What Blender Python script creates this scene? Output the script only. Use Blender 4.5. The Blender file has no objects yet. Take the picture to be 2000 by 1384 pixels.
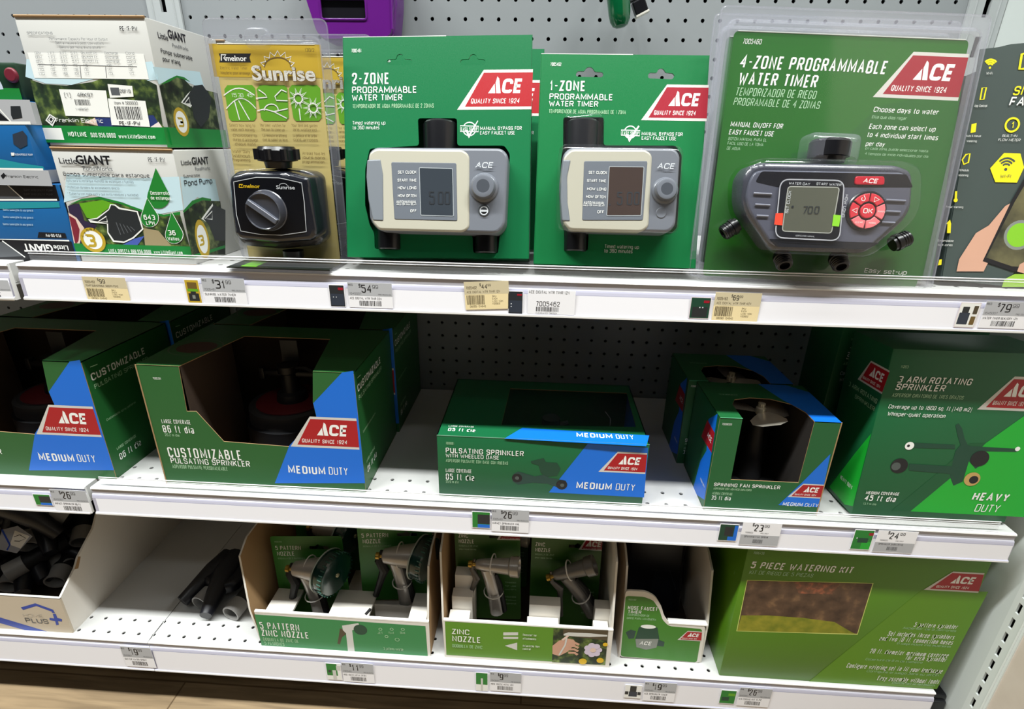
import bpy, bmesh, math, random
from mathutils import Matrix, Vector, Euler
from mathutils.geometry import tessellate_polygon
random.seed(7)
S=0.0254; ZF=35.5          # inches -> metres; floor lies 35.5 in below the datum
scn=bpy.context.scene; COL=scn.collection
def W3(x,y,z): return Vector((x*S,y*S,(z+ZF)*S))
# ------------------------------------------------------------------ camera
cam=bpy.data.cameras.new('camera'); camo=bpy.data.objects.new('camera',cam); COL.objects.link(camo)
F_PX,CX,CD,PIT,YAW,ROL=1031.14,23.848,36.569,0.3772,0.0507,0.0183
fw=Vector((-math.sin(YAW)*math.cos(PIT),math.cos(YAW)*math.cos(PIT),-math.sin(PIT)))
rt=Vector((math.cos(YAW),math.sin(YAW),0)); up=rt.cross(fw)
r2=math.cos(ROL)*rt+math.sin(ROL)*up; u2=-math.sin(ROL)*rt+math.cos(ROL)*up
mw=Matrix((r2,u2,-fw)).transposed().to_4x4(); mw.translation=W3(CX,-CD,0)
camo.matrix_world=mw
cam.sensor_width=36; cam.lens=F_PX/2000*36; cam.clip_start=.01; cam.clip_end=50
scn.camera=camo
# ------------------------------------------------------------------ light
scn.view_settings.view_transform='Standard'; scn.view_settings.look='None'
scn.view_settings.gamma=1; scn.view_settings.use_curve_mapping=False
scn.view_settings.exposure=0.06
scn.cycles.transparent_max_bounces=24; scn.cycles.max_bounces=10
wd=bpy.data.worlds.new('store_air'); scn.world=wd; wd.use_nodes=True
wd.node_tree.nodes['Background'].inputs[0].default_value=(.86,.93,1,1)
wd.node_tree.nodes['Background'].inputs[1].default_value=.02
def ceiling_lamp(x,y,z,lx,ly,e,col=(.97,1,.985)):
    l=bpy.data.lights.new('ceiling_lamp','AREA'); l.shape='RECTANGLE'; l.size=lx*S; l.size_y=ly*S; l.energy=e; l.color=col
    o=bpy.data.objects.new('ceiling_lamp',l); COL.objects.link(o); o.location=W3(x,y,z)
for x in (-78,-26,26,78): ceiling_lamp(x,-47,106,44,7,93)
for x in (-60,20,100): ceiling_lamp(x,-104,106,44,9,4.5)
# ------------------------------------------------------------------ materials
def lin(h):
    h=h.lstrip('#'); v=[int(h[i:i+2],16)/255 for i in (0,2,4)]
    return tuple(c/12.92 if c<=.04045 else ((c+.055)/1.055)**2.4 for c in v)+(1,)
MC={}
def mat(hexc,rough=.5,metal=0,spec=.5,name=None,coat=0):
    k=(hexc,rough,metal,spec,coat)
    if k in MC: return MC[k]
    m=bpy.data.materials.new(name or 'finish_'+hexc.lstrip('#')); m.use_nodes=True
    nt=m.node_tree; b=nt.nodes['Principled BSDF']
    b.inputs['Base Color'].default_value=lin(hexc); b.inputs['Roughness'].default_value=rough
    b.inputs['Metallic'].default_value=metal; b.inputs['Specular IOR Level'].default_value=spec
    b.inputs['Coat Weight'].default_value=coat; b.inputs['Coat Roughness'].default_value=.15
    n=nt.nodes.new('ShaderNodeTexNoise'); n.inputs['Scale'].default_value=160
    r=nt.nodes.new('ShaderNodeMapRange'); r.inputs[3].default_value=max(.03,rough-.06); r.inputs[4].default_value=min(1,rough+.06)
    nt.links.new(n.outputs[0],r.inputs[0]); nt.links.new(r.outputs[0],b.inputs['Roughness'])
    MC[k]=m; return m
def noise_mat(name,cols,scale=40,detail=6,rough=.5,stretch=(1,1,1),spec=.4,dist=0):
    if name in MC: return MC[name]
    m=bpy.data.materials.new(name); m.use_nodes=True; nt=m.node_tree; b=nt.nodes['Principled BSDF']
    tc=nt.nodes.new('ShaderNodeTexCoord'); mp=nt.nodes.new('ShaderNodeMapping'); mp.inputs['Scale'].default_value=stretch
    n=nt.nodes.new('ShaderNodeTexNoise'); n.inputs['Scale'].default_value=scale; n.inputs['Detail'].default_value=detail
    n.inputs['Distortion'].default_value=dist
    cr=nt.nodes.new('ShaderNodeValToRGB'); e=cr.color_ramp.elements
    for i,(p,c) in enumerate(cols):
        el=e[i] if i<2 else e.new(p)
        el.position=p; el.color=lin(c)
    nt.links.new(tc.outputs['Object'],mp.inputs[0]); nt.links.new(mp.outputs[0],n.inputs[0]); nt.links.new(n.outputs[0],cr.inputs[0]); nt.links.new(cr.outputs[0],b.inputs['Base Color'])
    b.inputs['Roughness'].default_value=rough; b.inputs['Specular IOR Level'].default_value=spec
    MC[name]=m; return m
def clear_mat(name,haze=.06,tint=(1,1,1),rough=.08,fres=.35,hz=(.85,.87,.95,1)):
    if name in MC: return MC[name]
    m=bpy.data.materials.new(name); m.use_nodes=True; nt=m.node_tree; nt.nodes.clear()
    o=nt.nodes.new('ShaderNodeOutputMaterial'); t=nt.nodes.new('ShaderNodeBsdfTransparent'); t.inputs[0].default_value=(*tint,1)
    d=nt.nodes.new('ShaderNodeBsdfDiffuse'); d.inputs[0].default_value=hz
    g=nt.nodes.new('ShaderNodeBsdfGlossy'); g.inputs['Roughness'].default_value=rough
    lw=nt.nodes.new('ShaderNodeLayerWeight'); lw.inputs[0].default_value=.5
    pw=nt.nodes.new('ShaderNodeMath'); pw.operation='POWER'; pw.inputs[1].default_value=5
    ma=nt.nodes.new('ShaderNodeMath'); ma.operation='MULTIPLY_ADD'; ma.inputs[1].default_value=fres; ma.inputs[2].default_value=.035
    m1=nt.nodes.new('ShaderNodeMixShader'); m1.inputs[0].default_value=haze
    m2=nt.nodes.new('ShaderNodeMixShader')
    L=nt.links.new; L(lw.outputs['Facing'],pw.inputs[0]); L(pw.outputs[0],ma.inputs[0]); L(t.outputs[0],m1.inputs[1]); L(d.outputs[0],m1.inputs[2])
    L(ma.outputs[0],m2.inputs[0]); L(m1.outputs[0],m2.inputs[1]); L(g.outputs[0],m2.inputs[2]); L(m2.outputs[0],o.inputs[0])
    MC[name]=m; return m
INK={'W':'E9EAE6','G':'A9CFA8','G2':'B9B2A6','LG':'C4C8CC','K':'14151A','K2':'22262B','R':'A3131D','R2':'960B24','gr3':'55585C','gold':'BE9F2C','brn':'6B5426','leaf':'5FA01E','gold2':'D9B21C',
 'z2g':'0E683C','z1g':'116C3A','z4d':'155A16','OR':'E0452C','YG':'86CC2E','YE':'E5DA1E','sm':'3F4A48','skin':'C79A83','ph':'3A3B32','gry':'7F857F','lime':'7FBF2A','lime2':'8FB93C',
 'sky':'BFD9E2','sky2':'C2DDE8','petal':'DCC3B5','dblue':'27366B','dblue2':'4459A8','pink':'E6D7D3','purp':'2E2440','rose':'7A2433','straw':'9A8C6A','green3':'127A33','green4':'1C7A2C','gold3':'B79A2A','pump':'23272A','pump2':'2B3442',
 'silver':'A9ABAF','teal':'1F8A95','blue':'0868CE','dg':'1E3F38','dg2':'12402F','dg3':'4A5250','brt':'17A32E','mid':'0E4F2C','brass':'B9975A','hpb':'1E3F9E','tg':'2E8048','tg2':'56881C','brn2':'4A3F2C','slv':'C9C9C4','lav':'CFC3D6',
 'kitb':'568410','kitl':'C2CC6A','grass':'82871F','red':'8A4A34'}
def ink(c):
    if c=='foliage': return noise_mat('photo_foliage',[(.3,'101A14'),(.72,'8FA55A'),(.48,'24361E'),(.6,'55672F')],75)
    if c=='foliage2': return noise_mat('photo_dark_foliage',[(.33,'0D1512'),(.72,'7F8A5A'),(.5,'26331F')],75)
    if c=='rock': return noise_mat('photo_mulch',[(.3,'3A2A20'),(.75,'8A6A4A'),(.55,'5A4433')],45)
    if c=='red': return noise_mat('photo_flowers',[(.35,'5A4030'),(.65,'9A5A40'),(.5,'6F4A36')],120)
    if c=='grass': return noise_mat('photo_lawn',[(.3,'6A7418'),(.7,'98922C')],60)
    if c=='ph': return noise_mat('photo_phone_screen',[(.3,'2A2B25'),(.7,'6F6A4A')],30)
    return mat(INK[c],.42)
# ------------------------------------------------------------------ glyphs
GC={}
def curve_mesh(cu):
    o=bpy.data.objects.new('tmp',cu); COL.objects.link(o)
    dg=bpy.context.evaluated_depsgraph_get(); ev=o.evaluated_get(dg); me=ev.to_mesh()
    v=[tuple(p.co) for p in me.vertices]; f=[tuple(p.vertices) for p in me.polygons]
    ev.to_mesh_clear(); bpy.data.objects.remove(o); bpy.data.curves.remove(cu)
    return v,f
def glyphs(s,bold):
    k=(s,bold)
    if k not in GC:
        cu=bpy.data.curves.new('txt','FONT'); cu.body=s; cu.size=1; cu.offset=bold*.55; cu.resolution_u=3; cu.fill_mode='FRONT'
        v,f=curve_mesh(cu)
        xs=[p[0] for p in v] or [0,1]
        GC[k]=(v,f,min(xs),max(xs))
    return GC[k]
_hv=glyphs('H',0)[0]; CAP=max(p[1] for p in _hv)
# condensed gothic lettering drawn from strokes: width|strokes; r rounds corners, z closes
GL={}
for _l in """A 1.05|00 48 80;13 73
B 1|00 08;r08 78 74 04;r04 84 80 00
C 1|r86 88 08 00 80 82
D 1|00 08;r08 88 80 00
E .85|88 08 00 80;04 74
F .82|88 08 00;04 74
G 1|r86 88 08 00 80 84 54
H 1|00 08;80 88;04 84
I .28|40 48
J .8|r02 00 80 88
K 1|00 08;88 03;25 80
L .8|08 00 80
M 1.3|00 08 42 88 80
N 1.05|00 08 80 88
O 1|z00 80 88 08
P .95|00 08;r08 88 84 04
Q 1|z00 80 88 08;53 8n
R 1|00 08;r08 88 84 04;44 80
S .95|r86 88 08 04 84 80 00 02
T .9|08 88;48 40
U 1|r08 00 80 88
V 1.05|08 40 88
W 1.4|08 20 46 60 88
X 1|00 88;08 80
Y 1|08 44 88;44 40
Z .9|08 88 00 80
0 1|z00 80 88 08
1 .55|16 58 50
2 .95|r06 08 88 85 01;00 80
3 .95|r07 08 88 84 34;r34 84 80 00 01
4 1|60 68 03 83
5 .95|88 08 05;r05 85 80 00 02
6 1|r87 88 08 00 80 85 05
7 .85|88 30;08 88
8 1|z08 88 84 04;z04 84 80 00
9 1|r01 00 80 88 08 03 83
a .85|r05 06 86 80;z03 83 80 00
b .9|08 00;z00 80 86 06
c .8|r85 86 06 00 80 81
d .9|88 80;z00 80 86 06
e .85|r03 83 86 06 00 80 81
f .62|r88 38 30;06 86
g .9|z00 80 86 06;r83 8m 0m
h .88|08 00;r06 86 80
i .24|40 46;48 47
j .3|r46 4m 0m;47 48
k .85|08 00;86 02;24 80
l .24|40 48
m 1.3|00 06;r06 46 40;r46 86 80
n .88|00 06;r06 86 80
o .88|z00 80 86 06
p .9|06 0m;z00 80 86 06
q .9|86 8m;z00 80 86 06
r .62|00 06;r06 86 85
s .8|r85 86 06 03 83 80 00 01
t .62|r38 30 80;06 86
u .88|r06 00 80 86
v .85|06 40 86
w 1.2|06 20 45 60 86
x .85|06 80;00 86
y .85|06 41;86 1m
z .78|06 86 00 80
- .6|04 84
. .22|40 41
, .22|41 3m
: .22|41 42;45 46
/ .7|0m 88
( .35|r88 08 0m 8m
) .35|r08 88 8m 0m
$ .95|r86 88 08 04 84 80 00 02;49 4n
& 1|80 07 38 57 02 20 83
' .22|46 48
* .5|15 77;75 17
# 1|20 28;60 68;03 83;05 85""".split("\n"):
    _w,_p=_l[2:].split('|'); GL[_l[0]]=(float(_w),_p.split(';'))
_Y={'m':-2,'n':-1}
def _open_round(p,r,n=4):
    out=[p[0]]
    for i in range(1,len(p)-1):
        a=p[i-1]-p[i]; b=p[i+1]-p[i]; q=min(r,a.length*(1 if i==1 else .49),b.length*(1 if i==len(p)-2 else .49))
        A=p[i]+a.normalized()*q; B=p[i]+b.normalized()*q
        out+=[A*(1-k/n)**2+p[i]*2*k/n*(1-k/n)+B*(k/n)**2 for k in range(n+1)]
    return out+[p[-1]]
def gothic(t,W,H,bold):
    """flat letter outlines filling width W at cap height H (both may be negative)"""
    aw,ah=abs(W),abs(H); ch=[c if c in GL else (c.upper() if c.upper() in GL else '-') for c in t]; tk=(.10+bold*1.55)*ah
    gap=.085*ah+tk*.45; ww=sum(.45 if c==' ' else GL[c][0] for c in [(' ' if a==' ' else b) for a,b in zip(t,ch)])
    k=(aw-gap*(len(t)-1))/ww
    if k<.3*ah: gap=max(.02*ah,(aw-.3*ah*ww)/max(1,len(t)-1)); k=(aw-gap*(len(t)-1))/ww
    T0=tk=min(tk,.295*k); x=0; vs=[]; fs=[]; sx=1 if W>0 else -1; sy=1 if H>0 else -1
    for a,c in zip(t,ch):
        if a==' ': x+=.45*k+gap; continue
        w,ps=GL[c]; w*=k; tk=T0 if w<.3*k else min(T0,.34*w)
        for s_ in ps:
            m=s_[0] if s_[0] in 'rz' else ''; pt=[]
            for q in s_[len(m):].split():
                u=int(q[0])/8; v=_Y.get(q[1],None); v=int(q[1]) if v is None else v
                X=x+w/2 if w<.3*k else x+tk/2+u*(w-tk)
                yv=v/8*ah; yv+=tk/2 if v<=0 else (-tk/2 if v in(6,8) else 0)
                pt.append(Vector((X,yv)))
            if m=='z': pt=[Vector(q) for q in rnd([tuple(q) for q in pt],.27*w,4)]
            elif m=='r': pt=_open_round(pt,.28*w)
            pt=[p for i,p in enumerate(pt) if i==0 or (p-pt[i-1]).length>1e-5]
            n=len(pt); o=len(vs); cl=m=='z'
            if n<2: continue
            for i in range(n):
                d1=(pt[i]-pt[i-1]) if (i or cl) else pt[1]-pt[0]; d2=(pt[(i+1)%n]-pt[i]) if (i<n-1 or cl) else d1
                if d1.length<1e-6: d1=d2
                d1=d1.normalized(); d2=d2.normalized() if d2.length>1e-6 else d1; nn=Vector((-d1.y-d2.y,d1.x+d2.x))
                nn=nn.normalized() if nn.length>.1 else Vector((-d1.y,d1.x)); q=nn*(tk/2/max(.5,abs(nn.dot(Vector((-d1.y,d1.x))))))
                vs+= [pt[i]+q,pt[i]-q]
            for i in range(n if cl else n-1): j=(i+1)%n; fs.append((o+2*i,o+2*i+1,o+2*j+1,o+2*j))
        x+=w+gap
    return [(p.x*sx,p.y*sy) for p in vs],fs
SCRIPT={'Little','GIANT','Sunrise','melnor','PondWorks'}
def fill(loops):
    cu=bpy.data.curves.new('fill','CURVE'); cu.dimensions='2D'; cu.fill_mode='FRONT'
    for lp in loops:
        sp=cu.splines.new('POLY'); sp.points.add(len(lp)-1); sp.use_cyclic_u=True
        for i,p in enumerate(lp): sp.points[i].co=(p[0],p[1],0,1)
    v,f=curve_mesh(cu)
    return [(p[0],p[1]) for p in v],f
def area(lp): return sum(lp[i-1][0]*lp[i][1]-lp[i][0]*lp[i-1][1] for i in range(len(lp)))/2
def offset(lp,d):
    n=len(lp); sg=1 if area(lp)>0 else -1; out=[]
    for i in range(n):
        p0,p1,p2=Vector(lp[i-1]),Vector(lp[i]),Vector(lp[(i+1)%n])
        e1=(p1-p0); e2=(p2-p1)
        if e1.length<1e-6 or e2.length<1e-6: out.append(tuple(p1)); continue
        e1.normalize(); e2.normalize()
        n1=Vector((e1.y,-e1.x))*sg; n2=Vector((e2.y,-e2.x))*sg
        nn=n1+n2; l=nn.length
        if l<.2: out.append(tuple(p1+n1*d)); continue
        nn/=l; k=max(.45,nn.dot(n1)); out.append(tuple(p1+nn*(d/k)))
    return out
def rnd(lp,r,n=5):
    out=[]; m=len(lp)
    for i in range(m):
        p0,p1,p2=Vector(lp[i-1]),Vector(lp[i]),Vector(lp[(i+1)%m])
        a=p0-p1; b=p2-p1; la=a.length; lb=b.length; q=min(r,la*.48,lb*.48)
        A=p1+a/la*q; B=p1+b/lb*q
        for k in range(n+1):
            t=k/n; out.append(tuple(A*(1-t)**2+p1*2*t*(1-t)+B*t*t))
    return out
def rect(x0,y0,x1,y1): return [(x0,y0),(x1,y0),(x1,y1),(x0,y1)]
def circ(x,y,rx,ry=None,n=24): return [(x+rx*math.cos(i/n*2*math.pi),y+(ry or rx)*math.sin(i/n*2*math.pi)) for i in range(n)]
# plane maps: (a,b,outward distance) -> local xyz
def FRONT(y=0): return lambda a,b,c:(a,y-c,b)
def RIGHT(x): return lambda a,b,c:(x+c,a,b)
def LEFT(x): return lambda a,b,c:(x-c,a,b)
def TOP(z): return lambda a,b,c:(a,b,z+c)
class MB:
    def __init__(s): s.v=[]; s.f=[]; s.m=[]; s.mats=[]
    def mi(s,m):
        if m not in s.mats: s.mats.append(m)
        return s.mats.index(m)
    def add(s,vs,fs,m):
        o=len(s.v); k=s.mi(m); s.v+=[tuple(p) for p in vs]
        for f in fs: s.f.append(tuple(i+o for i in f)); s.m.append(k)
    def poly(s,pts,m): s.add(pts,[tuple(range(len(pts)))],m)
    def box(s,x0,y0,z0,x1,y1,z1,m,bev=0):
        bm=bmesh.new(); bmesh.ops.create_cube(bm,size=1)
        for v in bm.verts: v.co=Vector((x0+(v.co.x+.5)*(x1-x0),y0+(v.co.y+.5)*(y1-y0),z0+(v.co.z+.5)*(z1-z0)))
        if bev: bmesh.ops.bevel(bm,geom=bm.edges[:],offset=bev,segments=2,affect='EDGES',profile=.5)
        s.bm(bm,m)
    def bm(s,bm,m):
        bm.verts.ensure_lookup_table(); bm.verts.index_update()
        s.add([v.co.copy() for v in bm.verts],[tuple(v.index for v in f.verts) for f in bm.faces],m); bm.free()
    def flat(s,loops,mp,c,m):
        v,f=fill(loops); s.add([mp(p[0],p[1],c) for p in v],f,m)
    def panel(s,loops,mp,c0,c1,m,edge=None):       # sheet with cut-outs and thickness
        v,f=fill(loops)
        s.add([mp(p[0],p[1],c1) for p in v],f,m); s.add([mp(p[0],p[1],c0) for p in v],f,edge or m)
        for lp in loops:
            n=len(lp); vs=[mp(p[0],p[1],c0) for p in lp]+[mp(p[0],p[1],c1) for p in lp]
            s.add(vs,[(i,(i+1)%n,n+(i+1)%n,n+i) for i in range(n)],edge or m)
    def slab(s,lp,mp,c0,c1,r,m,back=True,seg=3):    # solid with a rounded front edge
        rings=[(lp,c0)]; h=1 if c1>c0 else -1
        for k in range(seg+1):
            a=k/seg*math.pi/2; rings.append((offset(lp,-r*(1-math.cos(a))),c1-h*r*(1-math.sin(a))))
        n=len(lp); vs=[]; fs=[]
        for q,c in rings: vs+=[mp(p[0],p[1],c) for p in q]
        for j in range(len(rings)-1):
            for i in range(n): fs.append((j*n+i,j*n+(i+1)%n,(j+1)*n+(i+1)%n,(j+1)*n+i))
        s.add(vs,fs,m)
        s.flat([rings[-1][0]],mp,c1,m)
        if back: s.flat([lp],mp,c0,m)
    def rev(s,p0,ax,prof,m,n=24,caps=True):         # lathe: prof = [(t,r)...] along ax
        p0=Vector(p0); ax=Vector(ax).normalized(); u=ax.orthogonal().normalized(); w=ax.cross(u); vs=[]; fs=[]
        for t,r in prof:
            for i in range(n):
                a=i/n*2*math.pi; vs.append(p0+ax*t+(u*math.cos(a)+w*math.sin(a))*r)
        for j in range(len(prof)-1):
            for i in range(n): fs.append((j*n+i,j*n+(i+1)%n,(j+1)*n+(i+1)%n,(j+1)*n+i))
        if caps: fs+=[tuple(range(n)),tuple(range((len(prof)-1)*n,len(prof)*n))]
        s.add(vs,fs,m)
    def cyl(s,p0,p1,r0,r1,m,n=24):
        d=Vector(p1)-Vector(p0); s.rev(p0,d,[(0,r0),(d.length,r1)],m,n)
    def tube(s,pts,r,m,n=8,closed=False):
        P=[Vector(p) for p in pts]; k=len(P); vs=[]; fs=[]; u=None
        for i in range(k):
            d=(P[(i+1)%k]-P[i-1]) if closed else (P[min(i+1,k-1)]-P[max(i-1,0)])
            d.normalize()
            u=(u-d*u.dot(d)).normalized() if u is not None else d.orthogonal().normalized()
            w=d.cross(u); rr=r[i] if isinstance(r,(list,tuple)) else r
            for j in range(n):
                a=j/n*2*math.pi; vs.append(P[i]+(u*math.cos(a)+w*math.sin(a))*rr)
        for i in range(k if closed else k-1):
            i2=(i+1)%k
            for j in range(n): fs.append((i*n+j,i*n+(j+1)%n,i2*n+(j+1)%n,i2*n+j))
        if not closed: fs+=[tuple(range(n)),tuple(range((k-1)*n,k*n))]
        s.add(vs,fs,m)
    def text(s,t,mp,x,y,w,h,m,c,bold=0,it=0):
        if t in SCRIPT:
            v,f,x0,x1=glyphs(t,bold); sy=h/CAP; sx=w/(x1-x0); v=[((p[0]-x0)*sx,p[1]*sy) for p in v]
        else: v,f=gothic(t,w,h,bold)
        s.add([mp(x+p[0]+it*p[1]*(1 if h>0 else -1),y+p[1],c) for p in v],f,m)
    def stroke(s,pts,w,mp,c,m):
        closed=len(pts)>2 and math.dist(pts[0],pts[-1])<1e-4
        if closed: pts=pts[:-1]
        n=len(pts); L=[];R=[]
        for i in range(n):
            a=Vector(pts[i-1] if (i or closed) else pts[i]); b=Vector(pts[(i+1)%n] if (i<n-1 or closed) else pts[i]); d=b-a
            d=Vector((1,0)) if d.length<1e-6 else d.normalized(); q=Vector((-d.y,d.x))*w/2; p=Vector(pts[i])
            L.append(p+q); R.append(p-q)
        vs=[mp(p.x,p.y,c) for p in L]+[mp(p.x,p.y,c) for p in R]
        s.add(vs,[(i,(i+1)%n,n+(i+1)%n,n+i) for i in range(n if closed else n-1)],m)
    def ace(s,mp,tl,tr,br,bl,t,b,q,col,c):
        if tr<tl:
            m0=mp; mp=lambda a,b_,c_: m0(-a,b_,c_); tl,tr,br,bl=-tl,-tr,-br,-bl
        h=t-b; e=.075*h
        s.flat([[(tl,t),(tr,t),(br,b),(bl,b)]],mp,c,mat('C9C6C0',.4))
        sl=(tl-bl)/h
        s.flat([[(tl+e*.75-sl*e,t-e),(tr,t-e),(br,b+e),(bl+e*2.1+sl*e,b+e)]],mp,c+.0015,ink(col))
        wd=tr-tl; wm=ink('W'); H=h*(.37 if q else .44); y0=b+h*(.41 if q else .28); u=H*.92; x0=tl+wd*.47-1.28*u+sl*(y0-t+H/2)*.12
        def g(px,py): return (x0+px*u,y0+py*H)
        s.flat([[g(.66,1.13),g(.80,1.0),g(.92,0),g(.58,0),g(.52,.7)]],mp,c+.003,wm)
        s.flat([[g(.45,.66),g(.50,.0),g(-.05,.0)]],mp,c+.003,wm)
        s.text('C',mp,*g(.97,0),.80*u,H*.98,wm,c+.003,.1,.16)
        s.text('E',mp,*g(1.86,0),.66*u,H*.98,wm,c+.003,.1,.16)
        if q: s.text('QUALITY SINCE 1924',mp,tl+.02*wd-sl*h*.52,b+h*.155,.8*wd+sl*h*.36,h*.125,wm,c+.003,.02,.15)
    def bars(s,mp,x,y,w,h,c,col):
        rr=random.Random(int(abs(x*977+y*313))+3); p=0
        while p<w:
            bw=rr.choice((.012,.02,.035))*max(.6,w/1.0)
            if p+bw>w: break
            s.add([mp(x+p,y,c),mp(x+p+bw,y,c),mp(x+p+bw,y+h,c),mp(x+p,y+h,c)],[(0,1,2,3)],ink(col)); p+=bw+rr.choice((.015,.028))*max(.6,w/1.0)
    def printed(s,key,mp,c=.004,skip=()):
        n=0
        for it in PRINT[key]: n+=it[0]!='T'
        i=0
        for it in PRINT[key]:
            if it[0]=='T':
                _,t,col,x,y,w,h,b,sh=it
                s.text(t,mp,x,y,w,h,ink(col),c+.0016*(n+2),b,sh); continue
            i+=1; z=c+.0016*i
            if it[0]=='P': s.flat([it[2]],mp,z,ink(it[1]))
            elif it[0]=='S': s.stroke(it[3],it[2],mp,z,ink(it[1]))
            elif it[0]=='C':
                _,col,x,y,rx,ry,w=it
                lp=circ(x,y,rx,ry)
                if w: s.stroke(lp+lp[:1],w,mp,z,ink(col))
                else: s.flat([lp],mp,z,ink(col))
            elif it[0]=='K': s.bars(mp,it[2],it[3],it[4],it[5],z,it[1])
            elif it[0]=='A': s.ace(mp,*it[2:8],it[8],it[1],z)
def build(name,mb,parent=None,label=None,smooth=30):
    me=bpy.data.meshes.new(name); me.from_pydata([(x*S,y*S,z*S) for x,y,z in mb.v],[],mb.f)
    for m in mb.mats: me.materials.append(m)
    for p,k in zip(me.polygons,mb.m): p.material_index=k; p.use_smooth=True
    bm=bmesh.new(); bm.from_mesh(me); bmesh.ops.recalc_face_normals(bm,faces=bm.faces[:]); bm.to_mesh(me); bm.free()
    me.set_sharp_from_angle(angle=math.radians(smooth))
    o=bpy.data.objects.new(name,me); COL.objects.link(o)
    if parent: o.parent=parent
    if label: o['label']=label
    return o
def tag(o,label,cat,group=None):
    o['label']=label; o['category']=cat
    if group: o['group']=group
    return o
def place(o,loc,rot=(0,0,0)):
    o.location=W3(*loc); o.rotation_euler=[math.radians(a) for a in rot]; return o
def thing(name,label,cat,loc,rot=(0,0,0),group=None):
    o=bpy.data.objects.new(name,None); COL.objects.link(o); o.empty_display_size=.02
    return tag(place(o,loc,rot),label,cat,group)
def structure(name,mb,loc=(0,0,0),**k):
    o=place(build(name,mb,**k),loc); o['kind']='structure'; return o
def dup(o,loc,rot=None,label=None,group=None,skip=()):
    r=o.copy(); COL.objects.link(r); r.location=W3(*loc)
    if rot is not None: r.rotation_euler=[math.radians(a) for a in rot]
    if label: r['label']=label
    if group: r['group']=group
    for ch in list(o.children):
        if ch.name.split('.')[0] in skip: continue
        c=ch.copy(); COL.objects.link(c); c.parent=r
        for g in list(ch.children):
            d=g.copy(); COL.objects.link(d); d.parent=c
    return r
FR={
'z2':((15.17,-13.3,-4.8),(-15.3,-1.1,0)),
'z1':((23.56,-13.3,-4.86),(-15.8,0,0)),
'z4':((30.95,-13.25,-5.2),(-9.4,1.6,0)),
'sun':((9.65,-11.7,-5.38),(0,0,0)),
'sm':((41.25,-13,-5.1),(-11.5,0,0)),
'lgu':((1.86,-12.5,-.36),(0,0,0)),
'lgl':((2.45,-13.2,-5.4),(0,0,0)),
'blu':((-6.4,-13.3,-1.93),(0,0,0)),
'bll':((-6.25,-13.15,-5.4),(0,0,0)),
'cu':((3.8,-13.3,-17.57),(0,0,0)),
'pu':((18.9,-13.3,-17.57),(0,0,0)),
'sp':((32.85,-13.3,-17.57),(0,0,0)),
'ar':((40.27,-13.4,-17.36),(-3.7,0,0)),
'hp':((-17.2,-13.3,-29.55),(0,0,0)),
'p5':((7.2,-13.3,-29.55),(0,0,0)),
'zn':((18.85,-13.3,-29.55),(0,0,0)),
'hf':((29.6,-12.6,-29.55),(0,0,0)),
'kit':((35.55,-13.35,-29.55),(0,0,0)),
}
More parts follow.
